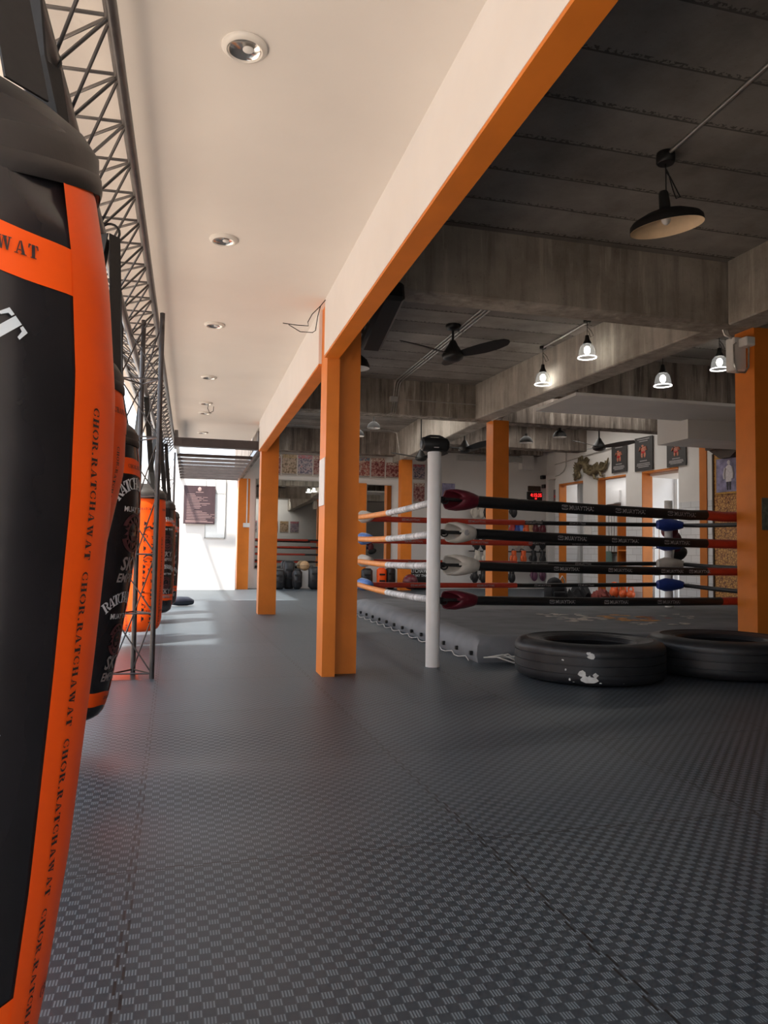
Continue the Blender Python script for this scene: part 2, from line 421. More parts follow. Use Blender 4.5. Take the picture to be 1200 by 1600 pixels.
# ---- lettering: stencil capitals as outlines in a unit-high box, other text from the built-in font
def arc(cx, cy, ro, ri, a0, a1, sx=1., n=8):
    A = [math.radians(a0+(a1-a0)*i/n) for i in range(n+1)]
    return [(cx+sx*ro*math.cos(a), cy+ro*math.sin(a)) for a in A] + [(cx+sx*ri*math.cos(a)*.8, cy+ri*math.sin(a)) for a in reversed(A)]
R4 = lambda x0, y0, x1, y1: [(x0,y0),(x1,y0),(x1,y1),(x0,y1)]
STEN = {
 'C': (.80, [arc(.44,.5,.5,.40,98,262,.86), R4(.62,.62,.72,.92), R4(.62,.10,.72,.36), R4(.46,.90,.64,.99), R4(.46,.01,.64,.10)]),
 'O': (.92, [arc(.43,.5,.5,.38,97,263,.86), arc(.47,.5,.5,.38,-83,83,.86)]),
 'H': (.92, [R4(.10,0,.32,1), R4(.02,0,.40,.07), R4(.02,.93,.40,1), R4(.58,0,.80,1), R4(.50,0,.88,.07), R4(.50,.93,.88,1), R4(.36,.46,.54,.54)]),
 'R': (.88, [R4(.10,0,.32,1), R4(.02,0,.40,.07), R4(.02,.93,.40,1), arc(.42,.73,.27,.14,-88,88,1.2), [(.42,.44),(.58,.44),(.84,.0),(.60,0)], R4(.60,0,.90,.07)]),
 'A': (.94, [[(.12,0),(.20,0),(.46,.92),(.40,1.0)], [(.56,0),(.82,0),(.56,1),(.46,1)], R4(.02,0,.30,.06), R4(.48,0,.92,.06), R4(.28,.26,.50,.34)]),
 'T': (.82, [R4(.28,0,.54,1), R4(.18,0,.64,.07), [(.24,1),(.04,1),(.00,.68),(.08,.68),(.14,.88),(.24,.9)], [(.58,1),(.78,1),(.82,.68),(.74,.68),(.68,.88),(.58,.9)]]),
 'W': (1.22, [[(.10,1),(.34,1),(.48,.0),(.38,.0)], [(.56,.95),(.48,.62),(.40,.0),(.48,.0)], [(.52,1),(.76,1),(.88,0),(.78,0)], [(.96,1),(1.06,1),(.90,0),(.80,0)], R4(.02,.93,.42,1), R4(.46,.93,.82,1), R4(.88,.93,1.16,1)]),
 '.': (.36, [R4(.08,0,.28,.2)]), ' ': (.5, []),
}
def stencil(text):
    """list of (letter offset, width, polys)"""
    out = []; x = 0
    for ch in text:
        w, ps = STEN[ch]; out.append((x, w, ps)); x += w+.10
    return out, x-.10
_fc = {}
def font_mesh(text, bold=.0, shear=0.):
    k = (text, bold, shear)
    if k not in _fc:
        cu = bpy.data.curves.new('lettering', 'FONT'); cu.body = text; cu.size = 1.0; cu.offset = bold; cu.shear = shear; cu.resolution_u = 2; cu.align_x = 'CENTER'
        ob = bpy.data.objects.new('lettering', cu); COL.objects.link(ob)
        dg = bpy.context.evaluated_depsgraph_get(); dg.update(); me = ob.evaluated_get(dg).to_mesh()
        vs = [(v.co.x, v.co.y) for v in me.vertices]; fs = [tuple(p.vertices) for p in me.polygons]
        ob.evaluated_get(dg).to_mesh_clear(); bpy.data.objects.remove(ob); bpy.data.curves.remove(cu)
        _fc[k] = (vs, fs)
    return _fc[k]
def text_flat(mb, text, cx, cz, h, y, m=None, bold=.01, sx=1.):
    """front-facing (-y) text in the x-z plane, cap height h, centred on cx, baseline cz"""
    vs, fs = font_mesh(text, bold)
    return mb.add([(cx+a*h/.7*sx, y, cz+b*h/.7) for a, b in vs], fs, m)

# ------------------------------------------------------------------ the setting
COLX0, COLX1 = .89, 1.146
SLAB = 3.42
# floor of foam mats, gently uneven
def zf(x, y):
    k = math.exp(-((x+.2)**2+(y-2.9)**2)/.35)*.016*math.sin(7*y+2*x) + math.exp(-((x-.1)**2+(y-5.3)**2)/.6)*.008
    return k if y < 8 else 0.
fm = MB(); xs = [-1.15]+[-1.1+.1*i for i in range(24)]+[1.4, 2.5, 4, 6, 8, 10.8]; ys = [-3.2, -1, 0]+[.5+.1*i for i in range(65)]+[7.5, 9, 12, 17.2]
for y in ys:
    for x in xs: fm.v.append((x, y, zf(x, y) if 0 < y < 7 and -1.1 < x < 1.4 else 0.))
nx = len(xs)
for j in range(len(ys)-1):
    for i in range(nx-1): fm.f.append((j*nx+i, j*nx+i+1, (j+1)*nx+i+1, (j+1)*nx+i))
struct('floor', fm, 'foam_mat', 40)
struct('ground', MB().box(-30, 30, -20, 40, -.3, -.03), 'ground')
struct('wall_yard', MB().box(-4.6, -4.4, -6, 26, -.1, 2.3), 'yard_wall')
struct('ceiling_hall', MB().box(-1.55, .89, -3.2, 6.2, 2.6, 2.75).box(-.72, .89, 6.2, 12.2, 2.6, 2.75), 'plaster')
struct('ceiling_slab', MB().box(.90, 10.8, -3.2, 10.75, SLAB, SLAB+.25), 'slab_concrete')
struct('ceiling_rear', MB().box(.90, 10.8, 10.75, 17.4, 3.66, 3.9), 'slab_concrete')
struct('wall_back', MB().box(.9, 10.8, -3.4, -3.2, 0, 3.9), 'wall_white')
struct('light_block_wall', MB().box(.96, 1.08, -3.2, .3, 0, SLAB), 'fascia_white')  # unseen wall added to keep hall daylight off the right side
struct('wall_rear', MB().box(.95, 10.5, 17.2, 17.4, 0, 3.9), 'wall_white')
struct('wall_hall_end', MB().box(-3.2, .95, 16.45, 16.65, 0, 2.62), 'wall_white')
# dropped strip along the hall: white above, orange soffit
f = MB()
for y0, y1 in ((-3.2, 5.06), (5.3, 10.16)):
    f.box(.862, .96, y0, y1, 2.205, SLAB)
struct('wall_fascia', f, 'fascia_white')
f = MB()
for y0, y1 in ((-3.2, 5.06), (5.3, 10.16)):
    f.box(.864, .966, y0, y1, 2.19, 2.205)
struct('trim_1', f, 'orange_paint')
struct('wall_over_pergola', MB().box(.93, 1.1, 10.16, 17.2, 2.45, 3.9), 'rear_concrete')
# concrete beams
def beam(p0, p1, w, z0, z1, m='beam_concrete', side=1):
    p0 = Vector((*p0, 0)); p1 = Vector((*p1, 0)); d = (p1-p0); L = d.length; a = math.atan2(d.y, d.x)
    mm = Matrix.Translation((p0.x, p0.y, 0)) @ Matrix.Rotation(a, 4, 'Z')
    mb = MB(); n = max(1, int(L/1.2))
    prof = [(0, z0+.012), (.012, z0), (w-.012, z0), (w, z0+.012), (w, z1), (0, z1)]
    for i in range(n+1):
        for (yy, zz) in prof: mb.v.append(tuple(mm @ Vector((L*i/n, yy, zz))))
    for i in range(n):
        for k in range(6): mb.f.append((i*6+k, i*6+(k+1) % 6, (i+1)*6+(k+1) % 6, (i+1)*6+k))
    mb.f += [tuple(range(6)), tuple(n*6+k for k in range(6))]
    return struct('beam', mb, m)
beam((.97, 5.44), (10.5, 5.52), .27, 2.87, SLAB, 'front_concrete')
beam((.97, 10.66), (4.45, 10.62), .28, 2.9, 3.66)
beam((4.74, 5.7), (4.44, 10.6), .30, 2.89, SLAB, 'side_concrete')      # runs down the room over the pillars
beam((4.98, -3.2), (4.76, 5.45), .30, 2.86, SLAB, 'side_concrete')
beam((4.72, 10.85), (4.90, 17.2), .27, 2.98, 3.66, 'side_concrete')
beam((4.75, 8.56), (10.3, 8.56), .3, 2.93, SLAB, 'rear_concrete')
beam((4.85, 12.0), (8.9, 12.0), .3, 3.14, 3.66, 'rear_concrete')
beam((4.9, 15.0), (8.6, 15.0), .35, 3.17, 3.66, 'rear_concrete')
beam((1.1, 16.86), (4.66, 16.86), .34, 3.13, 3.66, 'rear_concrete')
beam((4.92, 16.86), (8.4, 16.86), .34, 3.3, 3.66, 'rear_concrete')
struct('ceiling_drop', MB().box(4.72, 10.2, 8.56, 9.72, 2.89, 2.93), 'wall_white')
struct('wall_drop_box', MB().box(7.1, 10.2, 9.55, 10.3, 2.6, 3.4), 'wall_white')

def pillar(name, mbs, label):
    o = mbs[0][0].build(name, mbs[0][1], None, 0)
    for mb, m, nm in mbs[1:]: mb.build(nm, m, o, 0)
    tag(o, label, 'pillar'); return o
pillar('pillar', [(MB().box(.975, 1.146, 5.17, 5.42, 0, 2.9), 'orange_paint'),
                  (MB().box(.885, .974, 5.06, 5.30, 0, 3.42), 'orange_paint', 'pilaster')],
       'orange square pillar with a stepped edge, standing nearest the camera by the hall')
pillar('pillar', [(MB().box(.90, 1.135, 10.16, 10.42, 0, 2.9), 'orange_paint')], 'orange square pillar down the hall behind the nearest orange pillar')
pillar('pillar', [(MB().box(1.0, 1.25, 16.75, 17.0, 0, 2.44), 'orange_paint')], 'orange pillar at the far end of the hall with a wall socket')
pillar('pillar', [(MB().box(4.735, 4.98, 5.46, 5.70, 0, 2.87), 'orange_paint')], 'orange square pillar at the right edge of the photo behind the tyres')
pillar('pillar', [(MB().box(4.44, 4.70, 10.6, 10.87, 0, 2.9), 'orange_paint')], 'orange square pillar rising behind the far ropes of the ring')
pillar('pillar', [(MB().box(4.63, 4.885, 16.4, 16.65, 0, 2.99), 'orange_paint')], 'orange pillar against the rear wall beside the white ring post')
struct('trim_2', MB().box(3.75, 3.985, 17.12, 17.2, .1, 2.47), 'orange_paint')

# right wall: local frame x along the wall (towards the camera), y into the wall, z up
RA = math.radians(6); RC = Vector((8.30, 17.2, 0)); RZ = math.atan2(-math.cos(RA), math.sin(RA))
RM = Matrix.Translation(RC) @ Matrix.Rotation(RZ, 4, 'Z')
def rw(t, n=0., z=0.): return RM @ Vector((t, n, z))
T = .17
ops = [(1.144, 2.076, 2.52), (2.63, 3.555, 2.525), (4.06, 5.067, 2.53)]
up = MB(); lo = MB(); x = .98
up.box(-.6, .98, .36, .5, 1.86, 3.66).box(.98, 1.144, T, .5, 1.86, 3.66); lo.box(-.6, .98, .36, .5, 0, 1.86).box(.98, 1.144, T, .5, 0, 1.86)
for (a, b, zt) in ops+[(7.6, 7.6, 2.5)]:
    up.box(x, a, 0, T, 1.86, 3.66); lo.box(x, a, 0, T, 0, 1.86)
    if b > a: up.box(a, b, 0, T, zt, 3.66)
    x = b
o = struct('wall_right', up, 'wall_white'); o.matrix_world = RM
o = struct('wall_right_tiled', lo, 'white_tile'); o.matrix_world = RM
o = struct('wall_right_front', MB().box(7.6, 20.4, 0, T, 0, 3.66), 'rear_concrete'); o.matrix_world = RM  # unseen stretch, made dark so less light reaches the right pillar
rv = MB()
for i, (a, b, zt) in enumerate(ops):
    rv.box(a-.002, a+.02, -.012, T+(.06 if i == 2 else .01), 0, zt); rv.box(a, b, -.012, T, zt-.03, zt+.004)
rv.box(5.61, 5.78, -.02, T, 0, 2.95)
o = struct('trim_3', rv, 'orange_dark'); o.matrix_world = RM
# room behind the first two openings, daylight behind the third
o = struct('wall_side_room', MB().box(.3, 3.8, 1.1, 1.2, 0, 2.75).box(.3, .4, T, 1.1, 0, 2.75).box(3.62, 3.72, T, 1.1, 0, 2.75).box(.3, 3.72, T, 1.2, 2.7, 2.8), 'wall_white'); o.matrix_world = RM
o = struct('wall_outside', MB().box(3.0, 9, 3.4, 3.5, -.1, 2.5), 'wall_white'); o.matrix_world = RM
o = struct('ceiling_awning', MB().box(3.9, 6.2, T, 1.0, 2.45, 2.5), 'plaster'); o.matrix_world = RM

sl_ = bpy.data.lights.new('fill_side_room', 'AREA'); sl_.shape = 'RECTANGLE'; sl_.size = 1.6; sl_.size_y = .5; sl_.energy = 3.5  # added fill light for the doorways, not a fitting of the room
so_ = bpy.data.objects.new('fill_side_room', sl_); COL.objects.link(so_); so_.matrix_world = RM @ Matrix.Translation((2.2, .65, 2.68))
# far wall of the hall: a tall pale window behind the notice board
w = struct('window_1', MB().box(.285, .715, 16.425, 16.45, 1.10, 1.12).box(.285, .30, 16.425, 16.45, 1.1, 2.38).box(.70, .715, 16.425, 16.45, 1.1, 2.38).box(.285, .715, 16.43, 16.45, 2.06, 2.075).box(.49, .505, 16.43, 16.45, 2.06, 2.38), 'box_grey')
struct('pane', MB().box(.30, .70, 16.435, 16.449, 1.12, 2.38), 'frosted', parent=w)
# rear wall mirrors
def mirror(x0, x1, z0, z1, label):
    t = thing('wall_mirror', label, 'mirror', ((x0+x1)/2, 17.18, z0))
    MB().box(x0, x1, 17.165, 17.185, z0, z1).build('glass', 'mirror', t, 0, True)
    MB().box(x0-.02, x1+.02, 17.186, 17.199, z0-.02, z1+.02).build('backing', 'box_grey', t, 0, True)
mirror(1.42, 3.72, .45, 2.47, 'wide wall mirror under the fight posters, left of the orange strip')
mirror(4.01, 4.60, .62, 2.44, 'narrow tall wall mirror between two orange uprights')

# ------------------------------------------------------------------ pergola
t = thing('pergola', 'dark slatted pergola over the far end of the hall', 'pergola', (.28, 12.3, 2.2))
MB().box(-.245, .875, 10.18, 10.30, 2.215, 2.33).build('beam', 'pergola_brown', t, 0, True)
MB().box(.85, .89, 10.15, 10.32, 2.2, 2.46).build('bracket', 'pergola_brown', t, 0, True)
for i in range(8):
    y = 12.25+.54*i
    MB().box(-.245, .94, y, y+.085, 2.33, 2.378).build('slat', 'pergola_brown', t, 0, True)
MB().box(.94, .99, 10.4, 16.45, 2.36, 2.46).build('side_rail', 'steel_paint', t, 0, True)
MB().box(-.245, -.20, 10.4, 16.45, 2.36, 2.46).build('side_rail', 'steel_paint', t, 0, True)

# ------------------------------------------------------------------ steel truss over the bags
def lattice(mb, a, b, n, r=.006, straight=True):
    a0, a1 = Vector(a[0]), Vector(a[1]); b0, b1 = Vector(b[0]), Vector(b[1])
    for i in range(n):
        p = a0.lerp(a1, i/n); q = b0.lerp(b1, (i+.06)/n); q2 = b0.lerp(b1, (i+1)/n)
        if straight: mb.cyl(p, q, r, 6)
        mb.cyl(p, q2, r, 6)
A0, A1 = (-.272, -.6, 2.45), (-.272, 12.2, 2.45)
C0, C1 = (-.585, -.6, 2.45), (-.585, 12.2, 2.45)
B0, B1 = (-.43, -.6, 2.28), (-.43, 12.2, 2.28)
t = thing('steel_truss', 'long dark triangular steel truss running overhead above the punching bags', 'truss', (-.43, 5, 2.28))
for nm, p, q, r in (('chord', A0, A1, .021), ('chord', B0, B1, .023), ('chord', C0, C1, .021)):
    MB().cyl(p, q, r, 14).build(nm, 'steel_paint', t, 60, True)
for nm, p, q in (('web_bracing', (A0, A1), (B0, B1)), ('web_bracing', (A0, A1), (C0, C1)), ('web_bracing', (B0, B1), (C0, C1))):
    m = MB(); lattice(m, p, q, 44); m.build(nm, 'steel_paint', t, 60, True)
def tower(name, cx, y, zt, label, w=.262):
    t = thing(name, label, 'truss post', (cx, y, 0))
    legs = [(cx+w/2, y), (cx-w/2, y+.02), (cx-.0, y+.20)]
    for (x_, y_) in legs: MB().cyl((x_, y_, 0), (x_, y_, zt), .0165, 12).build('leg', 'steel_dark', t, 60, True)
    for i in range(3):
        a = legs[i]; b = legs[(i+1) % 3]; m = MB(); n = 6
        for k in range(n):
            z0 = .04+(zt-.1)*k/n; z1 = .04+(zt-.1)*(k+1)/n
            m.cyl((*a, z0), (*b, z0), .006, 6); m.cyl((*a, z0), (*b, z1), .005, 6)
        m.build('bracing', 'steel_dark', t, 60, True)
    MB().box(cx-w/2-.03, cx+w/2+.03, y-.03, y+.23, 0, .006).build('base_plate', 'steel_dark', t, 0, True)
    return t
tower('truss_post', -.352, 5.16, 2.43, 'dark steel lattice post standing beside the orange bag')
tower('truss_post', -.43, 12.6, 2.43, 'far steel lattice post by the end of the hall', .3)

# ------------------------------------------------------------------ punching bags
TAPER = [(0,.0),(.0,.42),(.012,.55),(.04,.64),(.09,.70),(.25,.82),(.45,.925),(.62,.995),(.74,1.0),(.86,.945),(1.0,.81)]
PEAR = [(0,.0),(.0,.40),(.012,.50),(.04,.56),(.09,.60),(.25,.66),(.45,.76),(.62,.88),(.78,1.0),(.9,.97),(1.0,.85)]
STRAIGHT = [(0,.0),(.0,.62),(.012,.78),(.035,.88),(.08,.935),(.25,.97),(.5,1.0),(.75,1.0),(.92,.985),(1.0,.93)]
class Bag:
    def __init__(s, label, x, y, prof, body, stripe=None, bands=(), R=.225, zb=.12, L=1.25, tilt=0., hang=2.29, group='heavy bags under the truss', cap='cap_black', n=48, crease=False, hx=0.):
        s.R, s.L, s.prof = R, L, prof
        tl = math.radians(tilt)
        s.t = thing('punching_bag', label, 'punching bag', (x - math.sin(tl)*(hang-zb), y, zb+.02*0), 0, group)
        s.t.rotation_euler = (0, tl, 0)
        st = .02 if crease else .05
        pr = [(s.r(z), z) for z in [0, .0001, .008, .02, .035]+[.06+st*i for i in range(int((L-.06)/st)+1)]+[L]]
        pr[0] = (0, 0)
        mb = MB().lathe(pr, n)
        if crease:
            for i, (x_, y_, z_) in enumerate(mb.v):
                w_ = max(0, 1-abs(z_-(L-.125))/.075)
                if w_ > 0:
                    th = math.atan2(x_, -y_); q = math.sin(9*th+3*math.sin(3*th)+22*(z_-L)); k_ = 1-.085*w_**.7*max(0, q)**2
                    mb.v[i] = (x_*k_, y_*k_, z_)
        s.body = mb.build('body', body, s.t, 50)
        s.b = s.body
        for (z0, z1) in bands: s.band(z0, z1)
        s.stripe = s.body
        if stripe: s.stripe = s.patch('stripe', stripe[0], stripe[1], (.012), L-(.05 if crease else .005), .0022, 'bag_orange')
        # cap with a hem, webbing straps and a ring
        m = MB(); m.lathe([(s.r(L)*1.0+.003, L-.055), (s.r(L)+.014, L-.058), (s.r(L)+.012, L-.005), (s.r(L)*.95, L+.025), (R*.56, L+.058), (R*.34, L+.082), (R*.28, L+.088), (0, L+.088)], n)
        if crease: s.skew(m)
        m.build('cap', cap, s.t, 50)
        m = MB(); m.lathe([(s.r(L)+.0155, L-.058), (s.r(L)+.018, L-.05), (s.r(L)+.0165, L-.035), (s.r(L)+.0135, L-.03)], n)
        if crease: s.skew(m)
        m.build('hem', cap, s.t, 60)
        top = hang-zb-.04
        for k in range(4):
            a = PI/4+k*PI/2; ca, sa = math.cos(a), math.sin(a)
            pts = [(R*.78*ca, R*.78*sa, L+.022), (R*.54*ca, R*.54*sa, L+.19), (hx+.03*ca, .03*sa, top)]
            m = MB(); wv = Vector((-sa, ca, 0))*.029
            for p in pts:
                m.v += [tuple(Vector(p)-wv), tuple(Vector(p)+wv), tuple(Vector(p)+wv+Vector((ca,sa,0))*.004), tuple(Vector(p)-wv+Vector((ca,sa,0))*.004)]
            for i in range(len(pts)-1):
                for q in range(4): m.f.append((i*4+q, i*4+(q+1) % 4, (i+1)*4+(q+1) % 4, (i+1)*4+q))
            m.f += [(0,1,2,3), (8,9,10,11)]
            m.build('strap', 'strap_black', s.t, 0)
        m = MB(); m.tube([(hx+.04*math.cos(a), 0, top+.02+.04*math.sin(a)) for a in [2*PI*i/16 for i in range(17)]], .006, 6); m.build('hanging_ring', 'black_plastic', s.t, 60)
    def skew(s, m):
        m.v = [(x, y, z+.022-.082*max(0, math.cos(math.atan2(x, -y)-.1))*math.hypot(x, y)/s.R) for x, y, z in m.v]
    def r(s, z):
        u = max(0, min(1, z/s.L)); P = s.prof
        for (a, b), (c, d) in zip(P, P[1:]):
            if a <= u <= c and c > a: return s.R*(b+(d-b)*(u-a)/(c-a))
        return s.R*P[-1][1]
    def pt(s, th, z, e=0.):
        r = s.r(z)+e; return (r*math.sin(th), -r*math.cos(th), z)
    def patch(s, name, d0, d1, z0, z1, e, m):
        t0, t1 = math.radians(d0), math.radians(d1); nt = max(3, int((d1-d0)/6)); nz = max(2, int((z1-z0)/.03)); mb = MB()
        for j in range(nz+1):
            for i in range(nt+1): mb.v.append(s.pt(t0+(t1-t0)*i/nt, z0+(z1-z0)*j/nz, e))
        k = nt+1
        for j in range(nz):
            for i in range(nt): mb.f.append((j*k+i, j*k+i+1, (j+1)*k+i+1, (j+1)*k+i))
        return mb.build(name, m, s.t, 60)
    def band(s, z0, z1, e=.0014):
        mb = MB(); n = 72
        for i in range(n):
            th = 2*PI*i/n; w = .006*math.sin(3*th+1)+.004*math.sin(7*th)
            for q in range(4):
                z = z0+(z1-z0)*q/3+w; mb.v.append(s.pt(th, z, e))
        for i in range(n):
            for q in range(3):
                a = i*4+q; b = ((i+1) % n)*4+q; mb.f.append((a, b, b+1, a+1))
        s.b = mb.build('band', 'bag_orange', s.t, 60)
    # lettering: fn maps flat (u, v) metres to (arc length, height)
    def letters(s, items, m, e=.0034, name='lettering', parent=None):
        """items: list of runs; each run becomes one part"""
        for run_ in items:
            mb = MB()
            for polys, fn, d in run_:
                for p in polys:
                    ps = [fn(*q) for q in p]
                    k = len(mb.v)
                    mb.v += [s.pt(math.radians(d)+u/s.R, z, e) for u, z in ps]; mb.f.append(tuple(range(k, k+len(ps))))
            mb.build(name, m, parent or s.body, 0)
    def run(s, text, d, z, h, down=False, up=False):
        L, W_ = stencil(text); it = []
        for (x, w, ps) in L:
            for p in ps:
                if down: it.append(([p], (lambda a, b, x=x: ((b-.5)*h, z-(x+a)*h)), d))
                elif up: it.append(([p], (lambda a, b, x=x: (-(b-.5)*h, z+(x+a)*h)), d))
                else: it.append(([p], (lambda a, b, x=x: ((x+a-W_/2)*h, z+b*h)), d))
        return [it], W_*h
    def arcrun(s, text, d, z, h, rad, span):
        L, W_ = stencil(text); it = []
        for (x, w, ps) in L:
            a = math.radians(span)*((x+w/2)/W_-.5)
            for p in ps:
                it.append(([p], (lambda q, b, a=a, w=w: ((rad+b*h)*math.sin(a)+(q-w/2)*h*math.cos(a), z+(rad+b*h)*math.cos(a)-(q-w/2)*h*math.sin(a)-rad)), d))
        return [it]
    def font(s, text, d, z, h, bold=.02, shear=0., sx=1.):
        vs, fs = font_mesh(text, bold, shear)
        return [[([[vs[i] for i in f] for f in fs], (lambda a, b: (a*h/.7*sx, z+b*h/.7)), d)]]
def crest(bag, d, z, r, name='crest'):
    """a round roaring-mask emblem printed in dark red strokes"""
    it = []; rnd = random.Random(int(z*100))
    idt = lambda a, b: (a, z+b)
    it.append(([arc(0, 0, r, r*.86, 20, 160, n=14), arc(0, 0, r, r*.86, 200, 340, n=14)], idt, d))
    for k in range(16):
        a = 2*PI*k/16; ca, sa = math.cos(a), math.sin(a)
        it.append(([[(r*.5*ca-.012*sa, r*.5*sa+.012*ca), (r*.5*ca+.012*sa, r*.5*sa-.012*ca), (r*.82*math.cos(a+.15), r*.82*math.sin(a+.15))]], idt, d))
    it.append(([[(-.25*r,.1*r),(-.05*r,.02*r),(-.08*r,.2*r)], [(.25*r,.1*r),(.05*r,.02*r),(.08*r,.2*r)], [(-.3*r,-.15*r),(.3*r,-.15*r),(.2*r,-.38*r),(-.2*r,-.38*r)]], idt, d))
    bag.letters([it], 'ink_maroon', .003, name)
BR = 'CHOR.RATCHAWAT'
def dress_black(b, dstripe, dfront, bandz, skip=(), h=.0145, arch=.05, top=.20):
    it = []
    for k in range(5): it += b.run(BR, dstripe, b.L-.36-k*.21, h, down=True)[0]
    b.letters(it, 'ink', .0045, parent=b.stripe)
    it = []
    for k in range(5):
        if k not in skip: it += b.run(BR, dfront-132+k*72, bandz[1]+.024, .0165)[0]
        it += b.run(BR, dfront-140+k*80, bandz[0]+.022, .0145)[0]
    b.letters(it, 'ink', .0040, parent=b.b)
    it = b.arcrun('RATCHAWAT', dfront, b.L-top, arch, .13, 110)
    it += b.font('MUAY THAI', dfront, b.L-top-.10, .022, .02)
    it += b.arcrun('RATCHAWAT', dfront, b.L-.74, .046, .15, 90)+b.font('MUAY THAI', dfront, b.L-.81, .022, .02)
    b.letters(it, 'ink_white', .0034)
    it = b.font('SKY', dfront, b.L-.60, .055, .03, .25)+b.font('EMPIRE', dfront, b.L-.652, .036, .03, .25)
    it += b.font('SKY', dfront, b.L-1.025, .055, .03, .25)+b.font('EMPIRE', dfront, b.L-1.075, .034, .03, .25)
    b.letters(it, 'ink_grey', .0034, 'sponsor_logo')
    crest(b, dfront, b.L-.44, .085); crest(b, dfront, b.L-.90, .07)
b1 = Bag('black punching bag with orange stripe and band, nearest and largest, cut by the left edge', -.335, 1.10, TAPER, 'bag_black', (58, 94), ((1.045, 1.105), (.13, .19)), n=112, crease=True, L=1.27)
dress_black(b1, 69, 4, (.13, 1.045), (3,), arch=.044, top=.262)
b2 = Bag('orange punching bag with black lettering, second in the row, half hidden by the nearest bag', -.362, 2.30, PEAR, 'bag_orange', None, ((1.085, 1.15),), tilt=3.0, R=.232, hx=-.085)
it = []
for k in range(5): it += b2.run(BR, 70, b2.L-.22-k*.2, .0145, down=True)[0]
for k in range(4): it += b2.run(BR, -60+k*60, b2.L-.125, .016)[0]
it += b2.run('RATCHAWAT', 45, b2.L-.2, .085, down=True)[0]
b2.letters(it, 'ink')
b3 = Bag('black tapered punching bag with white logos hanging in front of the steel lattice post', -.385, 3.5, TAPER, 'bag_black', (84, 114), ((1.065, 1.135), (.07, .13)), tilt=2.8)
dress_black(b3, 96, 70, (.07, 1.065), top=.25)
b4 = Bag('orange punching bag with large black letters hanging behind the steel lattice post', -.45, 7.2, STRAIGHT, 'bag_orange', None, (), zb=.11)
it = b4.run('RATCHAWAT', 25, b4.L-.26, .10, down=True)[0]
for k in range(4): it += b4.run(BR, -22, b4.L-.2-k*.27, .02, down=True)[0]+b4.run(BR, 62, b4.L-.4-k*.27, .02, down=True)[0]
for k in range(4): it += b4.run(BR, -60+k*76, b4.L-.16, .019)[0]+b4.run(BR, -60+k*76, .18, .018)[0]
b4.letters(it, 'ink')
b5 = Bag('black punching bag with white prints next behind the orange lattice-post bag', -.40, 9.1, STRAIGHT, 'bag_black', (80, 110), ((1.0, 1.07), (.15, .22)))
dress_black(b5, 94, 40, (.15, 1.0))
b6 = Bag('last black punching bag at the far end of the row', -.37, 10.3, STRAIGHT, 'bag_black', (80, 110), ((.96, 1.03), (.19, .26)), L=1.2)
dress_black(b6, 94, 40, (.19, .96))
b7 = Bag('black punching bag with an orange lower band, hanging left of the lettered orange bag', -.92, 7.25, STRAIGHT, 'bag_black', (60, 92), ((1.0, 1.07), (.16, .23)), zb=.10)
dress_black(b7, 76, 20, (.16, 1.0))


# ------------------------------------------------------------------ hall ceiling fittings
def downlight(y, x, label, wire=False):
    t = thing('recessed_downlight', label, 'ceiling light', (x, y, 2.6-.03), 0, 'downlights in the hall ceiling')
    m = MB().lathe([(.078, .03), (.079, .022), (.070, .014), (.062, .012), (.058, .018)], 36); m.build('rim', 'downlight_rim', t, 60)
    m = MB().lathe([(.058, .018), (.050, .026), (.0, .0285)], 36); m.build('reflector', 'reflector', t, 60)
    m = MB(); m.ball((.012, 0, .02), .02, .02, .006); m.build('lamp', 'bulb_off', t, 60)
    if wire:
        m = MB(); m.tube([(.03, -.02, .02), (.02, -.03, -.04), (.045, -.03, -.09), (.085, -.03, -.07), (.09, -.02, -.01)], .004, 6); m.build('wire', 'strap_black', t, 60)
for i, (y, nm, wi) in enumerate(((2.56, 'largest recessed downlight at the top of the photo', False), (4.23, 'second recessed downlight from the camera', False), (5.885, 'third recessed downlight from the camera', False),
                   (7.71, 'fourth recessed downlight, no wire, in the hall ceiling', False), (9.1, 'fifth recessed downlight with a loop of wire hanging out', True), (9.75, 'sixth recessed downlight along the hall ceiling', False), (11.4, 'farthest recessed downlight above the dark pergola beam', False))):
    downlight(y, .137, nm, wi)
m = MB()
pts = [(.858, 5.03, 2.585), (.82, 5.0, 2.53), (.76, 4.98, 2.46), (.73, 4.97, 2.40), (.735, 4.97, 2.375), (.66, 4.96, 2.37), (.56, 4.95, 2.372)]
m.tube(pts, .003, 6)
m.tube([(.82, 5.0, 2.53), (.80, 4.99, 2.45), (.785, 4.98, 2.35), (.765, 4.98, 2.335), (.68, 4.97, 2.33), (.60, 4.96, 2.368)], .003, 6)
recenter(tag(m.build('loose_wire', 'strap_black', None, 60), 'loose thin wire dangling from the ceiling beside the nearest orange pillar', 'wire'))

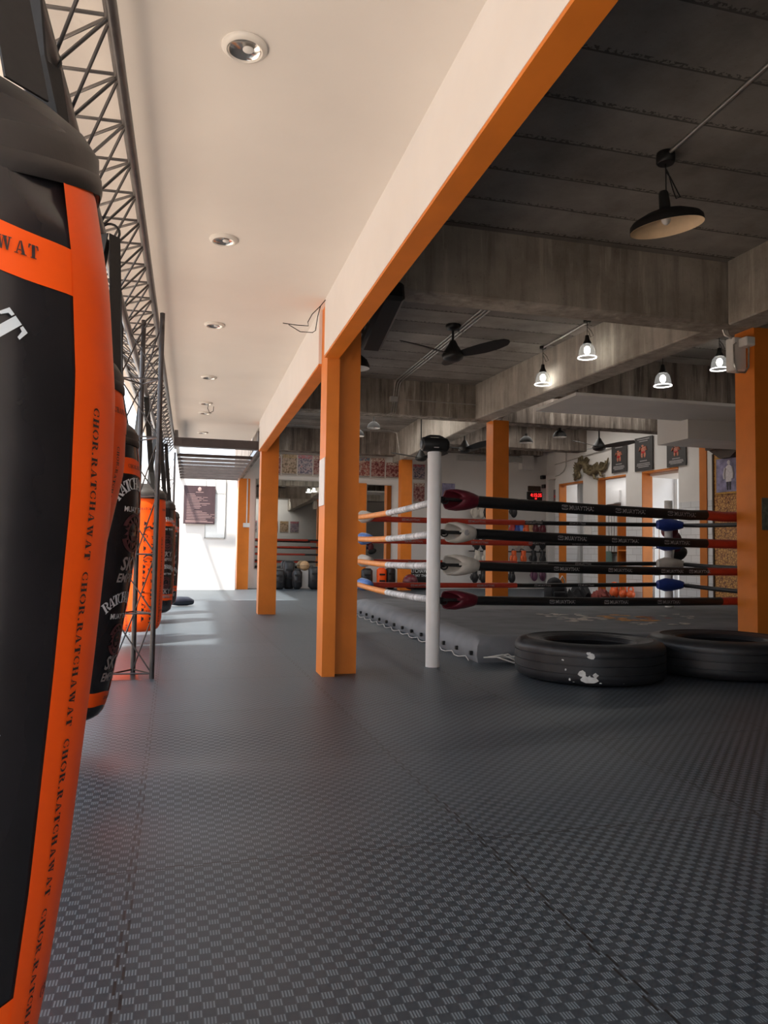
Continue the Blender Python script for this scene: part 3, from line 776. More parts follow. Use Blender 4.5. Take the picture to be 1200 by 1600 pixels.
# ------------------------------------------------------------------ lamps over the gym
def pendant_big():
    t = thing('pendant_lamp', 'large brown metal pendant lamp with a cream inside, unlit, upper right', 'pendant lamp', (2.87, 4.06, 2.86))
    MB().lathe([(0, .56), (.055, .56), (.058, .545), (.058, .50), (.05, .49), (0, .49)], 24).build('ceiling_rose', 'black_plastic', t, 50)
    m = MB(); m.tube([(0,0,.49), (.002,0,.3)], .004, 6); m.tube([(0,0,.44), (.03,.0,.41), (.10,.02,.33), (.12,.02,.30), (.09,.02,.285), (.06,.01,.33), (.02,0,.43), (0,0,.46)], .004, 6); m.build('cord', 'strap_black', t, 60)
    R_ = rotm('Y', -9, (0, 0, .13)) @ rotm('X', 4)
    m = MB(); m.lathe([(.0, .175), (.022, .175), (.03, .16), (.036, .06), (.036, .045)], 24, R_); m.build('socket', 'black_plastic', t, 50)
    prof = [(.225, -.055), (.222, -.02), (.205, .0), (.13, .035), (.05, .06), (.036, .065)]
    m = MB(); m.lathe(prof, 44, R_); sh = m.build('shade', 'shade_brown', t, 50)
    m = MB(); m.lathe([(.2235, -.0555), (.218, -.022), (.202, -.004), (.128, .031), (.05, .055), (0, .056)], 44, R_); m.build('shade_lining', 'shade_cream', sh, 50)
    m = MB(); m.ball((0, 0, .0), .03, .03, .038, m=R_); m.build('bulb', 'bulb_off', t, 60)
pendant_big()
def pendant_glass(p, top, label):
    t = thing('glass_pendant', label, 'pendant lamp', p, 0, 'lit glass pendant lamps')
    h = top-p[2]
    MB().lathe([(0, h), (.04, h), (.04, h-.03), (0, h-.03)], 20).build('ceiling_rose', 'black_plastic', t, 50)
    m = MB(); m.tube([(0,0,h-.03), (0,0,.24)], .0035, 6); m.tube([(0,0,h-.08), (.05,0,h-.12), (.075,0,h-.17), (.04,0,h-.19), (.01,0,h-.12)], .003, 6); m.build('cord', 'strap_black', t, 60)
    sk = MB().lathe([(0, .255), (.02, .25), (.028, .2), (.045, .165), (.045, .15), (0, .15)], 20).build('socket', 'black_plastic', t, 50)
    sh = MB().lathe([(.098, .004), (.094, .03), (.088, .08), (.075, .125), (.05, .152), (.046, .152), (.071, .123), (.084, .08), (.091, .03), (.094, .004)], 32).build('shade', 'clear_glass', t, 60)
    MB().lathe([(.103, 0), (.104, .008), (.098, .012), (.094, .006), (.096, 0), (.103, 0)], 32).build('rim', 'rim_glow', sh, 60)
    m = MB(); m.ball((0, 0, .085), .034, .034, .045); m.build('bulb', 'bulb_lit', sk, 60)
pendant_glass((4.15, 8.35, 2.94), SLAB, 'lit glass pendant lamp on the left, hanging lowest on a long cord')
pendant_glass((4.13, 7.25, 2.995), SLAB, 'lit glass pendant lamp in the middle, hanging highest before the concrete beam')
pendant_glass((5.28, 7.55, 2.83), SLAB, 'lit glass pendant lamp seen below the concrete beam')
pendant_glass((5.83, 7.27, 3.0), SLAB, 'lit glass pendant lamp half hidden behind the white box on the right pillar')
def pendant_dark(p, top, r, label):
    t = thing('dome_pendant', label, 'pendant lamp', p, 0, 'dark dome pendant lamps')
    h = top-p[2]
    m = MB(); m.tube([(0,0,h), (0,0,r*1.2)], .005, 6); m.build('cord', 'strap_black', t, 60)
    sh = MB().lathe([(r, 0), (r*.97, r*.25), (r*.8, r*.62), (r*.45, r*.92), (r*.2, r*1.02), (r*.18, r*1.35), (0, r*1.36)], 28).build('shade', 'shade_brown', t, 50)
    MB().lathe([(r*.985, .002), (r*.9, r*.25), (r*.7, r*.6), (0, r*.85)], 28).build('shade_lining', 'shade_white', sh, 50)
    m = MB(); m.ball((0, 0, r*.2), r*.22, r*.22, r*.28); m.build('bulb', 'bulb_off', t, 60)
pendant_dark((1.76, 8.2, 2.925), SLAB, .16, 'dark dome lamp with white inside peeping out beside the nearest orange pillar')
pendant_dark((3.38, 14.0, 3.25), 3.66, .13, 'dark dome lamp hanging behind the rear concrete beam, left of the speaker')
pendant_dark((2.88, 13.2, 2.95), 3.66, .13, 'small dark dome lamp half behind the nearest pillar, lower than its neighbour')
pendant_dark((5.93, 12.6, 2.90), 3.66, .125, 'dark dome lamp just right of the rear orange pillar')
pendant_dark((6.40, 12.2, 2.97), 3.66, .125, 'dark dome lamp hanging second right of the rear orange pillar')

# ------------------------------------------------------------------ ceiling fans
def fan(p, top, label, a0, R_=.68):
    t = thing('ceiling_fan', label, 'fan', p, 0, 'black three-blade ceiling fans')
    h = top-p[2]
    MB().lathe([(0, h), (.085, h), (.085, h-.02), (.07, h-.05), (.02, h-.065), (.014, h-.07), (.014, .15), (.03, .15), (.06, .09), (.105, .02), (.125, -.02), (.11, -.06), (.06, -.085), (0, -.088)], 28).build('motor', 'black_plastic', t, 50)
    for k in range(3):
        a = math.radians(a0+120*k); m = MB(); rows = [(.08, .05), (.2, .07), (.36, .085), (.52, .08), (.64, .055), (R_, .015)]
        for (d, w) in rows:
            for sgn in (-1, 1):
                for dz in (0, .008):
                    off = sgn*w; z = .0+d*.10+(-sgn)*w*.30+dz
                    m.v.append((d*math.cos(a)-(off+.02*math.sin(d*5))*math.sin(a), d*math.sin(a)+(off+.02*math.sin(d*5))*math.cos(a), z-.02))
        for i in range(len(rows)-1):
            b = i*4
            for (q, w) in ((0,1),(1,3),(3,2),(2,0)): m.f.append((b+q, b+w, b+4+w, b+4+q))
        m.f += [(0,1,3,2), (20,21,23,22)]
        m.build('blade', 'black_plastic', t, 60)
fan((2.80, 7.86, 3.09), SLAB, 'black ceiling fan with three blades under the near concrete ceiling, largest of the fans', 74)
fan((4.88, 13.0, 2.80), 3.66, 'far black ceiling fan just right of the white ring post', 170, .62)
fan((7.25, 12.3, 2.86), 3.3, 'black ceiling fan in front of the bronze dragon wall carving', 75, .62)
fan((4.50, 14.5, 2.80), 3.66, 'far black ceiling fan just left of the white ring post', 185, .62)

# ------------------------------------------------------------------ conduits and boxes
def pipe(name, pts, r, label, m='conduit', group=None, clips=()):
    mb = MB(); mb.tube(pts, r, 8); o = mb.build(name, m, None, 60)
    recenter(o); tag(o, label, 'conduit', group); 
    for c in clips:
        k = MB(); k.box(c[0]-.02, c[0]+.02, c[1]-.012, c[1]+.012, c[2]-.012, c[2]+.012)
        kk = k.build('clip', m, o, 0); 
        for v in kk.data.vertices: v.co -= o.location
    return o
for i, dx in enumerate((-.045, 0, .045)):
    pipe('conduit_pipe', [(2.93+dx, 7.2, SLAB-.02), (2.93+dx, 10.52, SLAB-.02), (2.92+dx*.9, 10.6, SLAB-.05), (2.91+dx*.8, 10.63, SLAB-.12), (2.88+dx*.7, 10.63, 3.05), (2.86+dx*.7, 10.63, 2.92), (2.80+dx*.7, 10.66, 2.885)], .011,
         ['left one of three parallel conduits crossing the ceiling above the big fan', 'middle one of three parallel conduits crossing the ceiling above the big fan', 'right one of three parallel conduits crossing the ceiling above the big fan'][i], group='three ceiling conduits', clips=[(2.93+dx, 8.0, SLAB-.02), (2.93+dx, 9.3, SLAB-.02)])
pipe('conduit_pipe', [(2.87, 4.06, SLAB-.02), (2.80, 2.4, SLAB-.02), (2.78, 1.0, SLAB-.02)], .012, 'pale conduit running across the ceiling to the large brown lamp')
pipe('conduit_pipe', [(4.15, 7.25, SLAB-.02), (4.15, 8.35, SLAB-.02)], .012, 'short ceiling conduit linking the two lit glass lamps', clips=[(4.15, 7.9, SLAB-.02)])
pipe('conduit_pipe', [(2.92, 10.645, 3.13), (4.3, 10.62, 3.12)], .009, 'thin conduit running level along the stained rear beam')
pipe('conduit_pipe', [(4.43, 10.2, 3.06), (4.43, 10.3, 2.9), (4.36, 10.45, 2.86)], .01, 'short conduit at the corner above the rear orange pillar')
bx = MB().rbox(2.80, 2.92, 10.575, 10.645, 3.08, 3.16, .006).build('junction_box', 'box_grey', None, 0); tag(recenter(bx), 'small grey junction box on the stained rear beam', 'junction box')
pipe('conduit_pipe', [(2.3, 10.97, 2.98), (2.95, 10.97, 2.97), (3.02, 10.97, 2.94), (3.05, 10.97, 2.6)] if False else [(1.9, 16.3, 3.62), (4.3, 16.3, 3.62), (4.48, 16.3, 3.56), (4.52, 16.3, 3.3), (4.55, 16.3, 3.08)], .014, 'conduit bending down beside the orange pillar on the rear wall')
# boxes on the right pillar
t = thing('junction_box', 'tall white junction box with looped pipes at the top of the right orange pillar', 'junction box', (4.67, 5.6, 2.45))
MB().rbox(4.60, 4.735, 5.55, 5.66, 2.50, 2.80, .01).build('tall_box', 'box_white', t, 0, True)
tag(recenter(MB().rbox(4.64, 4.735, 5.44, 5.545, 2.70, 2.78, .008).build('junction_box', 'box_white', None, 0)), 'small white oblong box in front of the tall white box on the right pillar', 'junction box')
for k in range(3):
    m = MB(); m.tube([(4.53+.02*k, 5.62, 2.92), (4.55+.02*k, 5.60, 2.82), (4.60+.02*k, 5.58, 2.79), (4.64, 5.57, 2.785)], .009, 8); m.build('pipe', 'conduit', t, 60, True)
m = MB(); m.tube([(4.62, 5.545, 2.74), (4.585, 5.53, 2.72), (4.575, 5.52, 2.55), (4.60, 5.51, 2.47), (4.67, 5.50, 2.47), (4.70, 5.49, 2.52), (4.705, 5.49, 2.70)], .009, 8); m.build('pipe', 'conduit', t, 60, True)
# mossy patch on the pillar
o = MB().box(4.79, 4.975, 5.452, 5.459, 1.09, 1.37).build('stone_plaque', 'moss_stone', None, 0); tag(recenter(o), 'mottled grey-green square plaque on the right orange pillar', 'plaque')
# poster slip on the nearest pillar
o = MB().box(.879, .884, 5.07, 5.28, 1.17, 1.50).build('paper_notice', 'paper', None, 0); tag(recenter(o), 'white paper notice stuck to the hall side of the nearest pillar', 'notice')
# long black speaker under the beam
t = thing('line_speaker', 'long black box with white markings fixed high behind the nearest pillar', 'speaker', (1.34, 5.2, 2.655))
m = MB().rbox(-.085, .085, -.20, .55, -.08, .08, .025); o = m.build('cabinet', 'black_plastic', t, 0)
t.rotation_euler = (math.radians(-15), 0, 0)
for y, z in ((.0, 0), (.12, .02), (.20, -.02), (.33, .0), (.46, .01)):
    k = MB().box(-.089, -.086, y-.02, y+.02, z-.008, z+.008).build('marking', 'ink_white', o, 0)
MB().box(-.03, .03, -.12, -.04, .06, .83).build('bracket', 'black_plastic', t, 0)

# ------------------------------------------------------------------ boxing ring
PZ = .20
t = thing('ring_platform', 'low grey canvas covered boxing ring platform', 'ring', (4.6, 8, 0))
poly = [(2.2, 5.52), (2.24, 7.9), (2.27, 10.3), (4.6, 10.43), (6.95, 10.5), (7.5, 8.0), (7.5, 5.95), (5.10, 5.95), (4.52, 5.95), (4.42, 5.58), (3.3, 5.5)]
cx, cy = 4.7, 8.0
def inset(p, d):
    v = Vector((cx-p[0], cy-p[1])).normalized(); return (p[0]+v.x*d, p[1]+v.y*d)
def densify(P, step):
    out = []
    for a, b in zip(P, P[1:]+P[:1]):
        n = max(1, int(math.dist(a, b)/step))
        out += [(a[0]+(b[0]-a[0])*i/n, a[1]+(b[1]-a[1])*i/n) for i in range(n)]
    return out
D = densify(poly, .12); N = len(D); rnd = random.Random(3)
m = MB()
rows = [(0, .0), (-.035, .06), (-.02, .13), (.03, .18), (.10, PZ-.003), (.18, PZ)]
for (d, z) in rows:
    for i, p in enumerate(D):
        q = inset(p, d + (.012*math.sin(i*1.7) if 0 < z < .19 else 0)); m.v.append((q[0], q[1], z))
for j in range(len(rows)-1):
    for i in range(N): m.f.append((j*N+i, j*N+(i+1) % N, (j+1)*N+(i+1) % N, (j+1)*N+i))
m.build('skirt', 'canvas_skirt', t, 60, True)
m = MB()
m.v += [(*inset(p, .18), PZ) for p in D]; m.f.append(tuple(range(N)))
m.build('canvas', 'canvas', t, 0, True)
# eyelets and lacing along the hall side
m = MB(); e = MB(); pts = []
for i in range(14):
    y = 5.6+.33*i; pts += [(2.15, y, .010), (2.17, y+.12, .03), (2.15, y+.24, .010)]
    MB().rbox(2.155, 2.185, y-.012, y+.02, .05, .085, .006).build('eyelet', 'black_plastic', t, 0, True)
m.tube(pts, .004, 5); m.build('lacing', 'cord_white', t, 60, True);
for k in range(6):
    m = MB(); a = rnd.uniform(-.6, .8); L = rnd.uniform(.12, .28)
    m.tube([(2.22+.1*k*.3, 5.46, .05), (2.30+.05*k, 5.40+.02*a, .06+.02*math.sin(k)), (2.34+.05*k+L*.4, 5.38+.1*a, .02), (2.4+.05*k+L*.6, 5.36+.12*a, .012)], .006, 6); m.build('cord_end', 'cord_white', t, 60, True)
# worn printed emblem on the canvas
def blob(mb, x0, x1, y0, y1, n, s, rnd):
    for _ in range(n):
        x = rnd.uniform(x0, x1); y = rnd.uniform(y0, y1); k = rnd.randint(5, 8); a0 = rnd.uniform(0, 6)
        ps = [(x+s*rnd.uniform(.4, 1.3)*math.cos(a0+2*PI*i/k), y+s*.9*rnd.uniform(.3, 1.2)*math.sin(a0+2*PI*i/k), PZ+.002+.0004*(_ % 4)) for i in range(k)]
        mb.add(ps, [tuple(range(k))])
for (x0, x1, y0, y1, n, s, mt, nm) in ((3.55, 4.15, 6.7, 7.6, 26, .07, 'print_white', 'canvas_print'), (4.2, 4.75, 6.6, 7.4, 18, .08, 'print_orange', 'canvas_print'), (4.5, 4.95, 6.7, 7.3, 8, .05, 'print_red', 'canvas_print'), (4.1, 4.7, 6.25, 6.55, 10, .06, 'print_white', 'canvas_print'), (5.0, 5.4, 6.9, 7.5, 5, .06, 'print_white', 'canvas_print')):
    m = MB(); blob(m, x0, x1, y0, y1, n, s, rnd); m.build(nm, mt, t, 0, True)

# posts
def post(x, y, h, label, z0=0., r=.053, m_='white_pipe'):
    t = thing('ring_post', label, 'ring post', (x, y, z0))
    MB().lathe([(0, 0), (r, 0), (r, h-z0-.006), (r-.005, h-z0), (0, h-z0)], 32).build('tube', m_, t, 50)
    for z in (.485, .75, 1.0, 1.25):
        m = MB(); m.tube([(r+.004+.028+.028*math.cos(a), 0, z-z0+.022*math.sin(a)) for a in [2*PI*i/12 for i in range(13)]], .006, 6); m.build('eye_bolt', 'black_plastic', t, 60)
    return t
PN = (1.784, 5.40); PFL = (1.79, 8.45); PFR = (5.98, 8.45); PR = (6.05, 5.98)
post(*PN, 1.62, 'tall round white ring post standing nearest, with a speaker on top')
post(*PFL, 1.6, 'white ring post hidden behind the nearest orange pillar')
post(*PFR, 1.57, 'pale ring post at the far right corner with blue and white pads', PZ, .05)
post(*PR, 1.6, 'white ring post at the near right corner behind the right pillar', PZ)
ZS = (.485, .75, 1.0, 1.25); NM = ('bottom', 'second lowest', 'second highest', 'top')
def rope_text(mb, pts, r, s0, text='MUAYTHAI', side=-1, h=None):
    """lettering and a small box mark wrapped on the camera side of the rope, starting at arc fraction s0"""
    h = h or r*.75
    L = (Vector(pts[-1])-Vector(pts[0])).length
    vs, fs = font_mesh(text, .02)
    def P_(u, v):
        f = s0 + u/L; i = min(len(pts)-2, max(0, int(f*(len(pts)-1)))); g = f*(len(pts)-1)-i
        c = Vector(pts[i]).lerp(Vector(pts[i+1]), g); d = (Vector(pts[-1])-Vector(pts[0])).normalized()
        n = Vector((d.y, -d.x, 0))*(-side)*-1; n = Vector((d.y, -d.x, 0)) 
        a = v/r
        return c + n*(r+.0015)*math.cos(a) + Vector((0, 0, 1))*(r+.0015)*math.sin(a)
    k = h/.7
    mb.add([tuple(P_(a*k+1.6*h*2.2, (b-.35)*k)) for a, b in vs], fs)
    q = [(-2.0*h, -.45*h), (-.5*h, -.45*h), (-.5*h, .45*h), (-2.0*h, .45*h)]; w = .12*h
    for (a, b) in ((0, 1), (1, 2), (2, 3), (3, 0)):
        (x0, y0), (x1, y1) = q[a], q[b]
        nx_, ny_ = (0, w) if y0 == y1 else (w, 0)
        mb.add([tuple(P_(*p)) for p in ((x0-nx_, y0-ny_), (x1-nx_, y1-ny_), (x1+nx_, y1+ny_), (x0+nx_, y0+ny_))], [(0, 1, 2, 3)])
    mb.add([tuple(P_(*p)) for p in ((-1.7*h, .0), (-.8*h, .0), (-.8*h, .2*h), (-1.7*h, .2*h))], [(0, 1, 2, 3)])
def line(a, b, n, sag):
    a = Vector(a); b = Vector(b); out = []
    for i in range(n+1):
        f = i/n; p = a.lerp(b, f); p.z -= sag*4*f*(1-f); out.append(tuple(p))
    return out
def cut(pts, f0, f1):
    n = len(pts)-1; return pts[int(round(f0*n)):int(round(f1*n))+1]
for k, z in enumerate(ZS):
    # near rope, black, red at its right end
    t = thing('ring_rope', '%s rope of the near side of the ring, black with white lettering' % NM[k], 'ring rope', (PN[0], PN[1], z), 0, 'ropes on the near side')
    P0 = line((PN[0]+.10, PN[1]+.01, z+.012), (PR[0]-.05, PR[1], z-.025), 48, .02)
    P0 = [(x, y, zz+(.004*math.sin(i*1.3) if 26 < i < 34 and k == 3 else 0)) for i, (x, y, zz) in enumerate(P0)]
    rr = (.036, .036, .041, .046)[k]
    sl = MB().tube(cut(P0, .06, .62 if k else .66), rr, 14).build('sleeve', 'rope_black', t, 60, True)
    MB().tube(cut(P0, .62 if k else .66, 1.0), rr, 14).build('end_sleeve', 'rope_red', t, 60, True)
    MB().tube(cut(P0, 0, .09), .012, 8).build('core', 'rope_black', t, 60, True)
    for q in (.235, .365, .50, .575)[:3 if k != 1 else 4]:
        m = MB(); rope_text(m, P0, rr, q+(.01*k)); m.build('lettering', 'ink_grey', t, 0, True).parent = sl
    m = MB()   # turnbuckle links to the post
    for j in range(3):
        c = Vector(P0[0]).lerp(Vector(P0[4]), j/3) - Vector((.03, 0, 0))
        m.tube([tuple(c+Vector((.035*math.cos(a), (.014*math.sin(a) if j % 2 else 0), (0 if j % 2 else .016*math.sin(a))))) for a in [2*PI*i/12 for i in range(13)]], .006, 6)
    m.build('turnbuckle', 'black_plastic', t, 60, True)
    # hall-side rope, taped silver grey with an orange far part
    t = thing('ring_rope', '%s rope of the hall side of the ring, silver tape and orange' % NM[k], 'ring rope', (PN[0], PN[1], z), 0, 'ropes on the hall side')
    P1 = line((PN[0]+.055, PN[1]+.06, z+.005), (PFL[0]+.06, PFL[1]-.08, z+.0), 40, .02)
    MB().tube(cut(P1, 0, .52), .029, 12).build('tape', 'tape_grey', t, 60, True)
    MB().tube(cut(P1, .525, 1), .029, 12).build('sleeve', 'rope_orange', t, 60, True)
    # far rope, red then black
    t = thing('ring_rope', '%s rope of the far side of the ring, red turning black' % NM[k], 'ring rope', (PFL[0], PFL[1], z), 0, 'ropes on the far side')
    P2 = line((PFL[0]+.10, PFL[1], z-.01), (PFR[0]-.16, PFR[1], z+.005), 40, .01)
    sp_ = (.50, .50, .55, .52)[k]
    sl = MB().tube(cut(P2, 0, sp_), (.031, .033, .033, .033)[k], 12).build('sleeve', 'rope_red', t, 60, True)
    MB().tube(cut(P2, sp_, 1), .026, 12).build('end_sleeve', 'rope_black', t, 60, True)
    for q in (.17, .38, .57, .72)[:4]:
        m = MB(); rope_text(m, P2, .033, q-.01*k, h=.024); m.build('lettering', 'ink_grey', t, 0, True).parent = sl
    # right-hand rope, black
    t = thing('ring_rope', '%s rope of the right side of the ring, black' % NM[k], 'ring rope', (PFR[0], PFR[1], z), 0, 'ropes on the right side')
    P3 = line((PFR[0]+.14, PFR[1]-.14, z+.0), (PR[0]+.02, PR[1]+.06, z-.02), 24, .015)
    MB().tube(P3, .026, 12).build('sleeve', 'rope_black', t, 60, True)
    m = MB(); rope_text(m, P3[::-1], .026, .3, h=.02); 
    m.build('lettering', 'ink_grey', t, 0, True)
# corner pads: a folded leather wrap round the rope end, open towards the post
def corner_pad(p, d, L, r, m_, label, flat=.8, open_=True, group='corner pads'):
    d = Vector(d).normalized(); t = thing('corner_pad', label, 'ring pad', p, 0, group)
    base = Vector((0, 0, 1)).rotation_difference(d).to_matrix().to_4x4()
    prof = [(r*.86, 0), (r*.94, L*.05), (r, L*.28), (r*.90, L*.55), (r*.66, L*.85), (r*.50, L*.97), (r*.3, L)]
    if open_: prof = [(r*.30, L*.8), (r*.62, L*.45), (r*.80, L*.10), (r*.80, .004)]+prof
    else: prof = [(0, -.01), (r*.3, -.005), (r*.62, 0)]+prof[2:]+[(0, L+.005)]
    fr = base.to_3x3().inverted() @ Vector((-.25, -1, .12)).normalized()
    def slit(m):          # the wrap's mouth is cut back on the side towards the hall
        out = []
        for p_ in m.v:
            l = base.inverted() @ Vector(p_); q = math.hypot(l.x, l.y)
            f_ = max(0, (l.x*fr.x+l.y*fr.y)/q) if q > 1e-6 else 0
            l.z += .42*L*f_**1.5*max(0, 1-l.z/L)**1.6; out.append(tuple(base @ l))
        m.v = out; return m
    m = MB(); m.lathe(prof, 28, base @ Matrix.Diagonal((1, flat, 1, 1)))
    if open_: slit(m)
    wr = m.build('wrap', m_, t, 50)
    if open_:
        m = MB(); m.lathe([(r*.79, 0), (r*.88, -.005), (r*.89, .006), (r*.81, .008), (r*.79, 0)], 28, base @ Matrix.Diagonal((1, flat, 1, 1))); slit(m).build('binding', m_, wr, 60)
        m = MB(); m.box(-.010, .010, -r*.25, r*.25, -.03, L*.5, base); m.build('buckle', 'black_plastic', t, 0)
        m = MB(); m.tube([tuple(base @ Vector((0, 0, z_))) for z_ in (-.06, L*.3, L*.9)], .012, 8); m.build('chain_cover', 'black_plastic', t, 60)
    m = MB(); m.add([tuple(base @ Vector((r*1.0*math.sin(0)+s_, -r*flat*1.0, L*.25+u_))) for s_, u_ in ((-.01, 0), (.01, 0), (.01, L*.35), (-.01, L*.35))], [(0,1,2,3)])
    m.build('seam', m_, wr, 0)
dn = Vector((PR[0]-PN[0], PR[1]-PN[1], -.03))
for k, (m_, cn, off, L, r) in enumerate((('pad_maroon', 'maroon', .10, .28, .075), ('pad_white', 'off-white', .11, .28, .082), ('pad_white', 'off-white', .12, .24, .082), ('pad_maroon', 'maroon', .11, .28, .085))):
    c = Vector((PN[0], PN[1], ZS[k]+.012)) + dn.normalized()*off
    corner_pad(c, dn, L, r, m_, ['lowest maroon corner pad beside the nearest white post, low over the canvas', 'off-white corner pad beside the nearest white post, on the second lowest rope', 'off-white corner pad with a round badge beside the nearest white post', 'topmost maroon corner pad beside the nearest white post'][k], .9)
dl = Vector((.0, -1, 0))
for k, (m_, cn) in enumerate((('pad_sky', 'blue'), ('pad_white', 'white'), ('pad_sky', 'blue'), ('pad_white', 'white'))):
    corner_pad(Vector((PFL[0]+.09, PFL[1]-.05, ZS[k]+.004)), Vector((.35, -1, 0)), .26, .078, m_, '%s corner pad at the far end of the %s hall-side rope' % (cn, NM[k]), .9, False)
for k, (m_, cn) in enumerate((('pad_blue', 'dark blue'), ('pad_white', 'white'), ('pad_blue', 'dark blue'), ('pad_blue', 'dark blue'))):
    corner_pad(Vector((PFR[0]-.20, PFR[1]-.05, ZS[k]+(.005))), Vector((1, -.1, 0)), .36, .085, m_, '%s corner pad on the %s rope at the far right post' % (cn, NM[k]), .9, False)
# round badge on the off-white pad
par = [x for x in bpy.data.objects if x.get('label') == 'off-white corner pad with a round badge beside the nearest white post'][0]
c = Vector((PN[0], PN[1], 1.012)) + dn.normalized()*.275 + Vector((-.02, -.068, .0))
MB().lathe([(0, .010), (.016, .010), (.023, .007), (.024, -.012), (0, -.012)], 24, Matrix.Translation(c) @ Matrix.Rotation(math.radians(90), 4, 'X') @ Matrix.Rotation(math.radians(12), 4, 'Y')).build('badge', 'ink_grey', par, 60, True)
# boombox
t = thing('portable_speaker', 'black portable speaker with a carrying handle on top of the nearest white post', 'speaker', (PN[0], PN[1], 1.62))
m = MB(); m.tube([(-.105, 0, .056), (-.099, 0, .056), (-.086, 0, .056), (.086, 0, .056), (.099, 0, .056), (.105, 0, .056)], [.030, .044, .048, .048, .044, .030], 24, flat=1.15); m.build('body', 'black_plastic', t, 50)
for s_ in (-1, 1):
    m = MB(); m.lathe([(0, .0), (.034, .0), (.036, .004), (.03, .006), (0, .004)], 24, rotm('Y', 90*s_, (s_*.104, 0, .056))); m.build('end_cone', 'black_plastic', t, 50)
m = MB(); m.tube([(-.078, 0, .10), (-.060, 0, .108), (-.035, 0, .122), (.035, 0, .122), (.060, 0, .108), (.078, 0, .10)], [.012, .014, .0095, .0095, .014, .012], 10); m.build('handle', 'black_plastic', t, 60)
MB().box(-.02, .02, -.0505, -.0465, .025, .033).build('badge', 'ink_grey', t, 0)
MB().box(-.06, .06, -.03, .03, 0, .012).build('foot', 'black_plastic', t, 0)

# ------------------------------------------------------------------ tyres
def tyre(c, R_, h, label, chips=True, rz=0.):
    t = thing('truck_tyre', label, 'tyre', c, rz, 'truck tyres on the mats')
    pr = [(.30, .055), (.305, .03), (.36, .012), (.43, .004), (R_-.045, .012), (R_-.018, .025), (R_-.004, .045), (R_, .06)]
    for z in (.085, .14, .195):
        pr += [(R_, z-.006), (R_-.007, z-.004), (R_-.007, z+.002), (R_, z+.004)]
    pr += [(R_, h-.06), (R_-.004, h-.045), (R_-.018, h-.025), (R_-.045, h-.012), (.43, h-.004), (.425, h-.009), (.36, h-.012), (.315, h-.03), (.30, h-.055)]
    m = MB(); m.lathe(pr, 72); cc = m.build('carcass', 'rubber', t, 50)
    m = MB(); m.lathe([(.30, h-.055), (.33, h-.09), (.44, h-.10), (.47, .14), (.44, .10), (.33, .09), (.30, .055)], 72); m.build('inner_liner', 'rubber', t, 50)
    m = MB(); m.lathe([(.305, h-.040), (.318, h-.026), (.330, h-.020), (.338, h-.024)], 72); m.build('bead', 'rubber', cc, 60)
    if chips:
        rnd = random.Random(5)
        for (a, z, s) in ((-118, .20, .026), (-119.5, .222, .02), (-124, .085, .03), (-122, .055, .035), (-119, .045, .04), (-116.5, .05, .034), (-115, .085, .022), (-112, .03, .012), (-138, .17, .009), (-136, .11, .008), (-133, .05, .009), (-95, .03, .008), (-98, .028, .006), (-130, .03, .012)):
            k = 8; ps = [(s*rnd.uniform(.5, 1.1)*math.cos(2*PI*i/k), s*rnd.uniform(.4, 1.0)*math.sin(2*PI*i/k)) for i in range(k)]
            vs = []
            for (u, v) in ps:
                aa = math.radians(a)+u/R_; vs.append(((R_+.0015)*math.cos(aa), (R_+.0015)*math.sin(aa), max(.034, min(h-.045, z+v))))
            MB().add(vs, [tuple(range(k))]).build('paint_chip', 'paint_chip', cc, 0)
tyre((2.745, 4.80, 0), .515, .275, 'big black truck tyre lying flat, nearest, with flaked white paint')
tyre((3.84, 4.80, 0), .53, .275, 'big black truck tyre lying flat beside the first one, cut by the right edge', False)
m = MB()
for k in range(4): m.tube([(4.25, 4.62+.03*k, .285), (4.32+.05*k, 4.62+.02*k, .30+.01*k), (4.42+.05*k, 4.66, .287)], .010, 6)
recenter(tag(m.build('rag', 'cloth_grey', None, 60), 'small greyish rag lying on the right tyre in front of the right pillar', 'rag'))

# ------------------------------------------------------------------ hall end
t = thing('notice_board', 'dark maroon notice board with pale lines of text on the far white wall', 'notice board', (.166, 16.40, 1.40))
MB().box(-.325, .325, -.012, .012, 0, .815).build('panel', 'sign_board', t, 0)
m = MB(); m.ball((0, -.016, .74), .038, .004, .045, 16, 8); m.build('emblem', 'sign_text', t, 60)
m = MB(); rnd = random.Random(2)
m.box(-.08, .08, -.0145, -.012, .672, .682)
for i, w in enumerate((.16, .18, .30, .22, .30, .26, .48, .28, .30, .27, .15, .32, .42, .46, .52, .50, .40)):
    z = .63-i*.033; m.box(-.26, -.26+w, -.0145, -.012, z, z+.008)
    if i in (2, 3, 4, 7, 13, 15): m.box(-.26+w+.03, -.26+w+.13, -.0135, -.012, z+.002, z+.008)
m.box(-.28, .17, -.0145, -.012, .06, .072); m.box(-.28, .29, -.0145, -.012, .035, .046); m.build('text_lines', 'sign_text', t, 0)
t = thing('wall_socket', 'white double socket on the far hall pillar with a cable conduit above it', 'socket', (1.19, 16.74, 1.38))
MB().rbox(-.075, .075, -.03, .01, -.02, .075, .006).build('plate', 'box_white', t, 0)
MB().box(-.012, .012, -.012, .01, .07, 1.05).build('cable_cover', 'box_white', t, 0)
o = MB(); o.tube([(-.27, 11.62, .075), (-.15, 11.68, .08), (-.02, 11.74, .075), (.06, 11.78, .06)], [.05, .085, .08, .045], 14, flat=.85)
o = o.build('floor_pad', 'pad_blue', None, 60); o.data.materials[0] = mat('pad_navy', (.012, .016, .03), .45, var=.25); tag(recenter(o), 'dark navy pad lying on the mats at the foot of the far bags', 'pad')
